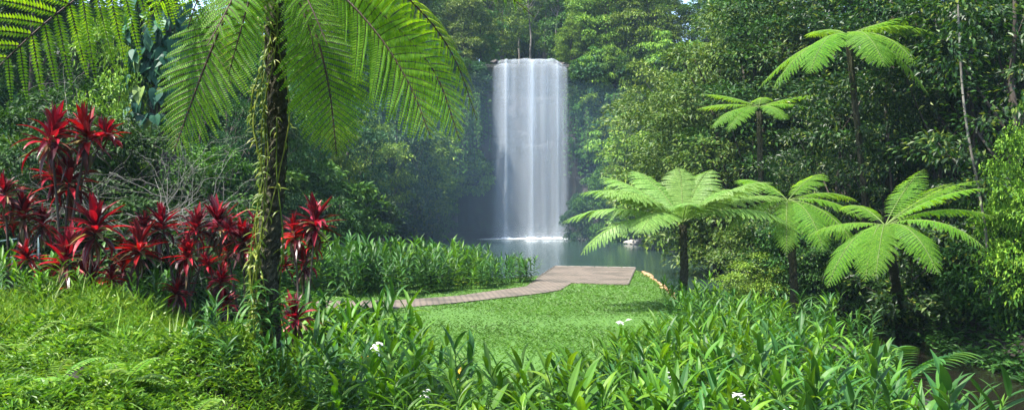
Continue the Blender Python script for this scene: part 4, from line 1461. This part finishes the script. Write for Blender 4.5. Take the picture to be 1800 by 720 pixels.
FLW = [flower_mesh(s) for s in (1, 2)]
yb = MB()
V, Fs = ribbons(np.array([[0, 0, 0.], [0, 0, .05]]), np.array([[.8, .2, .5], [-.7, -.3, .9]]), np.tile([0, 0, 1.], (2, 1)), .34, .06, .9, 6)
yb.add(V, Fs)
YEL = yb.mesh('old_leaf', M['yellow_leaf'])
bb = MB()
V, Fs = ribbons(np.zeros((3, 3)), np.array([[.12, 0, 1.], [-.1, .1, 1], [0, -.12, 1]]), np.array([[1., 0, 0], [-1, .5, 0], [0, -1, 0]]), .16, .06, .1, 4)
bb.add(V, Fs)
BUD = bb.mesh('bract', M['orange_leaf'])


def ginger(x, y, label, group, n, s, r, mat=None, flower=False, old=False, bract=False):
    root = thing('ginger_plant', label, 'ginger plant', (x, y, max(hz(x, y), .0) - .04), r.uniform(0, 6.28), s, group)
    for k in range(n):
        me, tip = CANES[r.randrange(len(CANES))]
        a, q = r.uniform(0, 6.28), .05 + .38 * math.sqrt(r.random())
        o = obj('leafy_stem', me, root, (math.cos(a) * q, math.sin(a) * q, 0), mat)
        rz = r.uniform(0, 6.28)
        o.rotation_euler = (r.gauss(0, .1), r.gauss(0, .1), rz)
        z = r.uniform(.8, 1.08)
        o.scale = (z, z, z)
        if k == 0 and (flower or bract):
            tp_ = Vector((tip[0] * z, tip[1] * z, 0))
            tp_.rotate(o.rotation_euler)
            fl = obj('flower' if flower else 'bract', FLW[r.randrange(2)] if flower else BUD, root, (o.location.x + tp_.x, o.location.y + tp_.y, (tip[2] + .30) * z))
            fl.scale = (1.3, 1.3, 1.3) if flower else (1, 1, 1)
        if k == 0 and old:
            ol = obj('old_leaf', YEL, root, (o.location.x, o.location.y, .85 * z))
            ol.rotation_euler = (0, 0, r.uniform(0, 6))
    return root


def fill(poly, step, jit, r):
    poly = np.array(poly, float)
    out = []
    x0, y0 = poly.min(0)
    x1, y1 = poly.max(0)
    yy = y0
    k = 0
    while yy < y1:
        xx = x0 + (step / 2 if k % 2 else 0)
        while xx < x1:
            a, b_ = xx + r.uniform(-jit, jit), yy + r.uniform(-jit, jit)
            if sdpoly(np.array([a]), np.array([b_]), poly)[0] < 0:
                out.append((a, b_))
            xx += step
        yy += step * .87
        k += 1
    return out


rg = random.Random(5)
BED_C = [(-.75, 8.9), (.3, 11.2), (1.5, 13.4), (2.4, 15.2), (3.4, 17.4), (5.0, 18.2), (6.0, 16.6), (5.0, 11.5), (4.3, 9.2), (4.8, 7.8), (4.6, 7.2), (3.6, 6.9), (-.5, 6.9)]
for x, y in fill(BED_C, .76, .22, rg):
    near = y < 12
    ginger(x, y, 'glossy green ginger plant in the dense bed between the lawn and the stream', 'ginger plants in the bed between the lawn and the stream', 8 if near else 7, rg.uniform(.6, .9) * (1 if y < 12.5 else .85), rg, None if rg.random() < .62 else M['ginger_dark'])
BED_B = [(-3.9, 14.4), (-2.0, 14.4), (-1.3, 12.6), (-.75, 10.6), (-.85, 7.9), (-1.35, 7.9), (-2.0, 8.9), (-2.75, 10.4), (-3.5, 12.2)]
for x, y in fill(BED_B, .68, .2, rg):
    ginger(x, y, 'green ginger plant in the bed between the fern trunk and the lawn', 'ginger plants in the bed right of the fern trunk', 7, rg.uniform(.72, .86) + .16 * (y > 11.5), rg, None if rg.random() < .55 else M['ginger_dark'])
HEDGE = [(-8.6, 27.2), (-5.6, 26.4), (-3.4, 27.0), (-1.3, 29), (.3, 31.3), (.8, 33.2), (-1.0, 34.5), (-4, 33), (-6.6, 31.5), (-9, 30.5)]
for x, y in fill(HEDGE, .93, .3, rg):
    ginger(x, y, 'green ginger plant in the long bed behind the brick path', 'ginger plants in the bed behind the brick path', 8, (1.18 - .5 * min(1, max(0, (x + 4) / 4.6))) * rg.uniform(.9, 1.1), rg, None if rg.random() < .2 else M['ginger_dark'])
BED_D = [(3.4, 18.4), (5.2, 18.4), (7.3, 17.2), (7.6, 19), (6.4, 21.5), (5.6, 24.5), (4.2, 25), (3.9, 21)]
for x, y in fill(BED_D, .84, .25, rg):
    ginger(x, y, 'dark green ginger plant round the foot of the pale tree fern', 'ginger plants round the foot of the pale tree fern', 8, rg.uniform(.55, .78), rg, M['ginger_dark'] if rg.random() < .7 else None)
for x, y in fill([(10.9, 16.5), (11.6, 16.5), (13.5, 22), (13.5, 26.5), (11.2, 26.5), (10.7, 21)], 1.15, .3, rg):
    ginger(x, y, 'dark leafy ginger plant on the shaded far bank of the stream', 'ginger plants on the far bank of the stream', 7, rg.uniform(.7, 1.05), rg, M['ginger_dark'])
for x, y in [(-5.9, 11.6), (-6.4, 11.9), (-5.5, 11.9)]:
    ginger(x, y, 'bright green broad leaved ginger plant by the railing at the mound edge', 'ginger plants by the railing', 5, .55, rg)
for x, y in fill([(4.6, 6.9), (7.0, 8), (7.0, 13.5), (6.2, 14.8), (5.4, 12)], .8, .2, rg):
    ginger(x, y, 'short ginger plant on the low bank edge beside the stream', 'short ginger plants along the low stream edge', 6, rg.uniform(.3, .42), rg)
for x, y in fill([(-8.6, 12.9), (-3.2, 12.6), (-3.6, 14.8), (-8.8, 15.2)], .95, .25, rg):
    ginger(x, y, 'dark strappy ginger plant growing between the red cordylines', 'ginger plants among the red cordylines', 7, rg.uniform(.5, .85), rg, M['ginger_dark'])
for x, y in [(-2.25, 8.25), (-2.62, 8.1), (-2.9, 8.3), (-1.95, 8.5)]:
    ginger(x, y, 'small ginger plant hiding the foot of the big fern trunk', 'ginger plants at the foot of the big fern', 5, rg.uniform(.36, .5), rg, M['ginger_dark'])
for px, Yd in ((552, 13.6), (578, 13.3), (606, 13.5), (640, 13.4), (668, 13.2)):
    ginger((px - 900) / F * Yd, Yd, 'tall green ginger plant at the back of the bed by the fern trunk', 'tall ginger plants at the back of the bed by the fern trunk', 6, rg.uniform(1.0, 1.1), rg, M['ginger_dark'] if rg.random() < .5 else None)
# those one can tell apart by a flower or an old leaf
SP = [(628, 608, 10.2, 'white flowered ginger plant in the middle of the bed right of the fern trunk', 'f'), (742, 626, 10.0, 'white flowered ginger plant at the lawn side of the bed right of the fern trunk', 'f'),
      (1222, 700, 8.3, 'white flowered ginger plant lowest in the stream side bed', 'f'), (1130, 680, 8.6, 'white flowered ginger plant left of the lowest flower', 'f'), (995, 655, 9.3, 'ginger plant with a small white flower near the left end of the stream side bed', 'f'),
      (868, 635, 9.0, 'ginger plant with an orange bract near the lawn corner', 'b'), (590, 570, 11.2, 'ginger plant with yellowing leaves behind the white flowered one', 'o'), (770, 585, 11.2, 'ginger plant with a yellow leaf overhanging the lawn', 'o'),
      (1010, 600, 11.5, 'ginger plant with a yellow leaf at the lawn edge of the stream side bed', 'o'), (860, 690, 7.9, 'white flowered ginger plant at the bottom of the picture between both beds', 'f'), (1380, 690, 8.4, 'ginger plant with a white flower low toward the stream', 'f'), (1105, 560, 13.4, 'ginger plant with a white flower high at the lawn side', 'f')]
for px, py, Yd, lab, kd in SP:
    x = (px - 900) / F * Yd
    want = P(px, py, Yd).z - hz(x, Yd)
    ginger(x, Yd, lab, None, 6, max(.65, min(.95, want / 1.4)), rg, None, kd == 'f', kd == 'o', kd == 'b')

# small palm with ribbed leaves beside the stream
yp = thing('young_palm', 'young palm with ribbed dark leaf leaning over the stream edge', 'palm', (P(1565, 640, 12.2).x, 12.2, .85))
for az_, L_, s_ in ((.15, 1.0, 1), (1.2, .9, 2), (-1.0, .8, 3), (2.6, .8, 4)):
    t = np.linspace(0, 1, 16)
    C = np.stack([math.cos(az_) * L_ * t, math.sin(az_) * L_ * t * .6, .95 * t - .35 * t ** 2], 1)
    T_ = norm(np.gradient(C, axis=0))
    mbp = MB()
    idx = np.repeat(np.arange(4, 16), 2)
    side = np.tile([-1, 1], 12)
    Bn_ = norm(np.cross(T_, [0, 0, 1.0]))
    D_ = Bn_[idx] * side[:, None] * .8 + T_[idx] * .7
    V, Fs = ribbons(C[idx], D_, np.tile([0, 0, 1.], (24, 1)), .34, .07, .5, 5, .25)
    mbp.add(V, Fs)
    lf = obj('frond', mbp.mesh('palm_frond', M['ginger_dark']), yp)
    ms = MB()
    add_tube(ms, C, np.linspace(.012, .004, 16), 5)
    obj('stalk', ms.mesh('palm_stalk', M['stem_green'], True), lf)


# ------------------------------------------------------------------ ground cover on the mound, lawn, tufts
r = np.random.default_rng(99)


def scatter(n, x0, x1, y0, y1, keep):
    x = r.uniform(x0, x1, n)
    y = r.uniform(y0, y1, n)
    k = keep(x, y)
    return x[k], y[k]


def mound_keep(x, y):
    e = -1.3 - .42 * (y - 7)
    return (x < e + 1.3) & (x > -y * .64 - .3)


x, y = scatter(62000, -9, -.5, 6.3, 13.8, mound_keep)
z = height(x, y)
dens = np.array([mnoise.noise(Vector((a * .9, b * .9, 3))) + .6 * mnoise.noise(Vector((a * 3.1, b * 3.1, 7))) for a, b in zip(x, y)])
hgt = .08 + .30 * np.clip(dens + .4, 0, 1.2) * r.uniform(.4, 1.1, len(x))
dens2 = np.array([mnoise.noise(Vector((a * .55 + 9, b * .55, 8))) for a, b in zip(x, y)])
fine = (y + dens2 * 4.0 + r.normal(size=len(x)) * .9 > 9.3)
mb1, mb2 = MB(), MB()
sel = ~fine & (dens > -.42)
for q in range(7):
    xx, yy, zz = x[sel], y[sel], (z + hgt * r.uniform(.3, 1, len(x)))[sel]
    m = len(xx)
    az = r.uniform(0, 2 * PI, m)
    D = np.stack([np.cos(az), np.sin(az), r.uniform(-.4, 1.1, m)], 1)
    V, Fs = rhombs(np.stack([xx, yy, zz], 1) + r.normal(size=(m, 3)) * np.array([.03, .03, .01]), D, np.tile([0, 0, 1.], (m, 1)) + r.normal(size=(m, 3)) * .5, r.uniform(.035, .10, m) * (1 + .5 * (dens[sel] > .2)), r.uniform(.012, .028, m) * (1 + .4 * (dens[sel] > .2)), .15, .2)
    mb1.add(V, Fs)
xx, yy, zz, hh = x[fine], y[fine], z[fine], hgt[fine]
df = dens[fine]
for q in range(7):
    m = len(xx)
    az = r.uniform(0, 2 * PI, m)
    blade = q == 0
    D = np.stack([np.cos(az), np.sin(az), r.uniform(.6, 3.0, m) if blade else r.uniform(-.5, 1.0, m)], 1)
    L1 = r.uniform(.08, .2, m) * (1 + .5 * np.clip(df, -.5, 1)) if blade else r.uniform(.03, .075, m)
    V, Fs = rhombs(np.stack([xx, yy, zz + hh * r.uniform(.2, 1.0, m)], 1) + r.normal(size=(m, 3)) * np.array([.03, .03, .01]), D, np.tile([0, 0, 1.], (m, 1)) + r.normal(size=(m, 3)) * .5, L1, .007 if blade else r.uniform(.009, .018, m), .12, .3 if blade else .15)
    mb2.add(V, Fs)
tag(obj('ground_cover', mb1.mesh('ground_cover', M['cover'])), 'low small leaved green creeper carpeting the near bank', 'ground cover', kind='stuff')
tag(obj('fine_grass', mb2.mesh('fine_grass', M['fine_cover'])), 'fine yellow green grassy cover on top of the near bank', 'grass', kind='stuff')

# leafy undergrowth on the shaded banks
def under(n, x0, x1, y0, y1, keep, nm, label, L0, mat):
    x, y = scatter(n, x0, x1, y0, y1, keep)
    z = height(x, y)
    k = z > -.12
    x, y, z = x[k], y[k], z[k]
    mbu = MB()
    for q in range(3):
        m = len(x)
        az = r.uniform(0, 2 * PI, m)
        D = np.stack([np.cos(az), np.sin(az), r.uniform(-.3, .9, m)], 1)
        V, Fs = rhombs(np.stack([x, y, z + .05 + r.uniform(0, .35, m) ** 1.5], 1) + r.normal(size=(m, 3)) * np.array([.1, .1, .02]), D, np.tile([0, 0, 1.], (m, 1)) + r.normal(size=(m, 3)) * .4, L0 * r.uniform(.6, 1.4, m), L0 * .42, .15, .15)
        mbu.add(V, Fs)
    tag(obj(nm, mbu.mesh(nm, M[mat])), label, 'undergrowth', kind='stuff')


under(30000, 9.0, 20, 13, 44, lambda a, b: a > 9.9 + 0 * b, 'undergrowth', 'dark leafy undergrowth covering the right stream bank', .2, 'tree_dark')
under(16000, -22, -5.0, 13.5, 46, lambda a, b: (a < -3.8 - .16 * (b - 13.5)) & (sdpoly(a, b, HEDGE) > -.2) & (sdpoly(a, b, np.array(PATHXY)) > .1), 'undergrowth', 'green leafy undergrowth below the trees left of the brick path', .2, 'tree_mid')

# lawn blades
pth = np.array(PATHXY)
x, y = scatter(150000, -9, 6, 11, 41, lambda a, b: (sdpoly(a, b, LAWN) < .25) & (sdpoly(a, b, pth) > -.09 * r.uniform(size=len(a))) & (r.uniform(size=len(a)) < np.clip(18 / b, .2, 1)))
x, y = x[height(x, y) > .45], y[height(x, y) > .45]
z = height(x, y) - .01
m = len(x)
mbg = MB()
az = r.uniform(0, 2 * PI, m)
D = np.stack([np.cos(az) * .8, np.sin(az) * .8, r.uniform(.4, 1.2, m)], 1)
V, Fs = rhombs(np.stack([x, y, z], 1), D, np.tile([0, 0, 1.], (m, 1)), r.uniform(.05, .11, m) , np.clip(y / 26 * .024, .012, .04), .1, .3)
mbg.add(V, Fs)
tag(obj('lawn_grass', mbg.mesh('lawn_grass', M['grass'])), 'short bright green lawn grass beside the brick path', 'lawn', kind='stuff')


def tuft_mesh(seed, n=70, L=.5):
    q = np.random.default_rng(seed)
    az = q.uniform(0, 2 * PI, n)
    el = q.uniform(.7, 1.5, n)
    D = np.stack([np.cos(az) * np.cos(el), np.sin(az) * np.cos(el), np.sin(el)], 1)
    V, Fs = ribbons(q.normal(size=(n, 3)) * np.array([.07, .07, 0]), D, np.stack([-np.cos(az), -np.sin(az), np.ones(n) * .5], 1), L * q.uniform(.5, 1.1, n), .013, q.uniform(.3, 1.6, n), 6, .15, .6)
    mb = MB()
    mb.add(V, Fs)
    return mb.mesh('tuft', M['tuft'])


TF = [tuft_mesh(1), tuft_mesh(2)]
for k, (px, py, Yd, s, lab) in enumerate([(300, 590, 9.6, 1.7, 'largest grass tuft with upright blades in the middle of the near bank'), (225, 590, 9.3, 1.3, 'smaller grass tuft just left of the largest one'), (85, 520, 11.3, 1.5, 'grass tuft on the bank crest below the red plants'), (160, 515, 11.3, 1.3, 'small grass tuft on the bank crest near the wide crimson plant'), (372, 605, 9.4, 1.1, 'little grass tuft between the largest one and the fern trunk'), (395, 700, 7.4, 1.0, 'grass tuft at the bottom edge of the near bank')]):
    x = (px - 900) / F * Yd
    tag(obj('grass_tuft', TF[k % 2], None, (x, Yd, hz(x, Yd))), lab, 'grass tuft', 'grass tufts on the near bank').scale = (s, s, s)


def sword_fern(label, px, Yd, n, L, seed):
    x = (px - 900) / F * Yd
    root = thing('sword_fern', label, 'fern', (x, Yd, hz(x, Yd) + .1), 0, 1.25, 'small ferns on the near bank')
    q = np.random.default_rng(seed)
    for k in range(n):
        a = q.uniform(0, 2 * PI)
        t = np.linspace(0, 1, 24)
        l = L * q.uniform(.7, 1.1)
        e = q.uniform(.5, 1.1)
        C = np.stack([math.cos(a) * l * t * .75, math.sin(a) * l * t * .75, l * (e * t - .55 * t ** 2)], 1)
        T_ = norm(np.gradient(C, axis=0))
        Bn_ = norm(np.cross(T_, [0, 0, 1.0]))
        idx = np.repeat(np.linspace(2, 23, 26).astype(int), 2)
        side = np.tile([-1, 1], 26)
        D_ = Bn_[idx] * side[:, None] + T_[idx] * .25
        ln = .085 * np.sin(PI * (.12 + .86 * idx / 23.0)) ** .8
        V, Fs = rhombs(C[idx] + T_[idx] * q.normal(size=(52, 1)) * .004, D_, np.tile([0, 0, 1.], (52, 1)), ln, .021, .1, .1)
        mb = MB()
        mb.add(V, Fs)
        fo = obj('frond', mb.mesh('frond', M['tuft']), root)
        ms = MB()
        add_tube(ms, C, np.linspace(.004, .0015, 24), 4)
        obj('stalk', ms.mesh('stalk', M['stalk_green']), fo)


for k, (px, Yd, n, L, lab) in enumerate([(25, 8.6, 6, .5, 'small fern nearest the left edge of the near bank'), (215, 7.6, 7, .48, 'small fern with upright fronds in the creeper below the largest tuft'), (90, 7.4, 6, .42, 'small pale fern at the bottom left of the bank'), (330, 7.3, 5, .36, 'small fern in the creeper toward the fern trunk'), (150, 9.6, 5, .4, 'small fern at the edge of the yellow grass')]):
    sword_fern(lab, px, Yd, n, L, k + 3)

# ------------------------------------------------------------------ stones, railing


def rock_mesh(seed, mat):
    import bmesh
    bm = bmesh.new()
    bmesh.ops.create_icosphere(bm, subdivisions=2, radius=1)
    for v in bm.verts:
        n = v.co.normalized()
        v.co *= .8 + .5 * mnoise.noise(n * 1.4 + Vector((seed * 3.7, 0, 0))) + .15 * mnoise.noise(n * 4 + Vector((seed, 1, 0)))
        v.co.z *= .62
    me = bpy.data.meshes.new('stone')
    bm.to_mesh(me)
    bm.free()
    me.materials.append(M[mat])
    return me


RK = [rock_mesh(s, 'stone') for s in range(4)]
rr = random.Random(3)
edge = resample(np.array([(5.35, 40.0, 0), (5.75, 37, 0), (5.55, 33, 0), (5.3, 29, 0), (5.0, 25.6, 0)]), 100)
for k in range(190):
    p = edge[rr.randrange(100)]
    o = obj('stone', RK[k % 4], None, (0, 0, 0))
    x, y = p[0] + rr.uniform(-.25, .8), p[1] + rr.uniform(-.3, .3)
    o.location = (x, y, max(-.05, hz(x, y)) + .0)
    s = rr.uniform(.08, .22)
    o.scale = (s * rr.uniform(.8, 1.5), s, s * rr.uniform(.6, 1.1))
    o.rotation_euler = (rr.uniform(-.4, .4), rr.uniform(-.4, .4), rr.uniform(0, 6))
    tag(o, 'orange brown broken stone edging the lawn above the water', 'stone', 'stones edging the lawn above the water')
RP = [rock_mesh(s + 9, 'stone_pale') for s in range(3)]
for k, (px, Yd, s, lab) in enumerate([(1108, 80, .5, 'pale boulder on the far shore, leftmost of three under the fern'), (1125, 79, .7, 'largest pale boulder on the far shore under the fern'), (1142, 78, .45, 'pale boulder on the far shore, rightmost of three under the fern')]):
    x = (px - 900) / F * Yd
    o = tag(obj('boulder', RP[k], None, (x, Yd, .1)), lab, 'boulder', 'boulders on the far shore')
    o.scale = (s * 1.4, s, s)

for k, (x_, y_, z_, s_, lab) in enumerate([(-1.75, 91.75, 18.25, .42, 'dark wet rock poking from the waterfall lip at its left corner'), (-1.0, 91.8, 18.4, .25, 'small dark rock on the waterfall lip beside the corner rock'), (5.3, 91.8, 18.05, .4, 'dark wet rock at the right corner of the waterfall lip')]):
    rk = RP[k].copy()
    rk.materials.clear()
    rk.materials.append(bpy.data.materials['cliff_rock'])
    o = tag(obj('lip_rock', rk, None, (x_, y_, z_)), lab, 'rock', 'rocks on the waterfall lip')
    o.scale = (s_ * 1.3, s_, s_)

# vines hanging down the cliff
VN = []
for sd_ in (1, 2, 3):
    q = np.random.default_rng(sd_ + 60)
    vbm, vlm = MB(), MB()
    for k in range(22):
        x_, l_ = q.uniform(-1.1, 1.1), q.uniform(2.5, 6.5)
        n_v = 14
        C = np.stack([x_ + np.cumsum(q.normal(size=n_v)) * .03, -.15 + q.normal() * .12 + np.cumsum(q.normal(size=n_v)) * .02, -np.linspace(0, l_, n_v)], 1)
        add_tube(vbm, C, .018, 3)
        m = int(l_ * 16)
        i_ = q.integers(0, n_v, m)
        V, Fs = rhombs(C[i_] + q.normal(size=(m, 3)) * .05, np.stack([q.normal(size=m), q.normal(size=m) - .4, -np.ones(m) * 1.2], 1), np.tile([0, -1., .4], (m, 1)) + q.normal(size=(m, 3)) * .3, q.uniform(.12, .3, m), .09)
        vlm.add(V, Fs)
    VN.append((vbm.mesh('vine_stem', M['stalk_dark'], True), vlm.mesh('vine_leaves', M['tree_mid'])))
for k, (px, py, Yd, lab) in enumerate([(795, 190, 87.5, 'curtain of hanging vines furthest from the waterfall on its left'), (822, 165, 89, 'curtain of hanging vines in the middle of three left of the waterfall'), (843, 150, 92.1, 'curtain of hanging vines closest to the left side of the waterfall'),
                                       (1014, 170, 92.0, 'curtain of hanging vines closest to the right side of the waterfall'), (1046, 190, 90, 'curtain of hanging vines second from the waterfall on its right'), (1085, 165, 88, 'curtain of hanging vines third from the waterfall on its right')]):
    vt_ = thing('hanging_vine', lab, 'vine', P(px, py, Yd), rnd.uniform(-.3, .3), rnd.uniform(.9, 1.25), 'vines hanging on the cliff')
    obj('stem', VN[k % 3][0], vt_)
    obj('foliage', VN[k % 3][1], vt_)

rl = thing('railing', 'teal metal railing half hidden at the bank edge by the cordylines', 'railing', (P(0, 440, 14.5).x, 14.5, hz(-8.4, 14.5)))
b0 = np.array(rl.location)


def rp(px, py, Yd=14.5):
    return np.array(P(px, py, Yd)) - b0


for pa, pb, nm in (((-60, 432), (72, 414), 'top_rail'), ((-60, 462), (72, 446), 'lower_rail')):
    q = MB()
    add_tube(q, [rp(*pa), rp(*pb)], .014, 8)
    obj(nm, q.mesh(nm, M['rail'], True), rl)
for px in (-40, 22, 68):
    q = MB()
    t_ = rp(px, 416 - (px - 60) * .136)
    add_tube(q, [t_ - np.array([0, 0, 1.0]), t_], .016, 8)
    obj('post', q.mesh('post', M['rail'], True), rl)

# ------------------------------------------------------------------ haze
hm = bpy.data.materials.new('haze')
hm.use_nodes = True
nt = hm.node_tree
nt.nodes.remove(nt.nodes['Principled BSDF'])
pv_ = nt.nodes.new('ShaderNodeVolumePrincipled')
pv_.inputs['Color'].default_value = (.55, .78, 1.0, 1)
pv_.inputs['Density'].default_value = .00028
pv_.inputs['Anisotropy'].default_value = .15
nt.links.new(pv_.outputs[0], nt.nodes['Material Output'].inputs['Volume'])
hb = MB()
x0, x1, y0, y1, z0, z1 = -510, 510, -310, 910, -3, 48
cube = np.array([(x0, y0, z0), (x1, y0, z0), (x1, y1, z0), (x0, y1, z0), (x0, y0, z1), (x1, y0, z1), (x1, y1, z1), (x0, y1, z1)], float)
hb.add(cube, [[0, 3, 2, 1], [4, 5, 6, 7], [0, 1, 5, 4], [1, 2, 6, 5], [2, 3, 7, 6], [3, 0, 4, 7]])
tag(obj('haze', hb.mesh('haze', hm)), 'pale blue spray haze filling the valley air', 'haze', kind='stuff')

# spray drifting round the foot of the fall
sm_ = hm.copy()
sm_.name = 'spray_mist'
for n_ in sm_.node_tree.nodes:
    if n_.type == 'PRINCIPLED_VOLUME':
        n_.inputs['Density'].default_value = .0015
        n_.inputs['Color'].default_value = (.42, .68, 1.0, 1)
bm = bmesh.new()
bmesh.ops.create_icosphere(bm, subdivisions=4, radius=1)
for v in bm.verts:
    k = 1 + .25 * mnoise.noise(v.co * 1.3)
    v.co = Vector((2 + v.co.x * 21 * k, 80 + v.co.y * 26 * k, 3.5 + max(v.co.z, -.3) * 11 * k))
me = bpy.data.meshes.new('spray_mist')
bm.to_mesh(me)
bm.free()
me.materials.append(sm_)
tag(obj('spray_mist', me), 'bluish spray mist hanging over the pool before the waterfall', 'mist', kind='stuff')
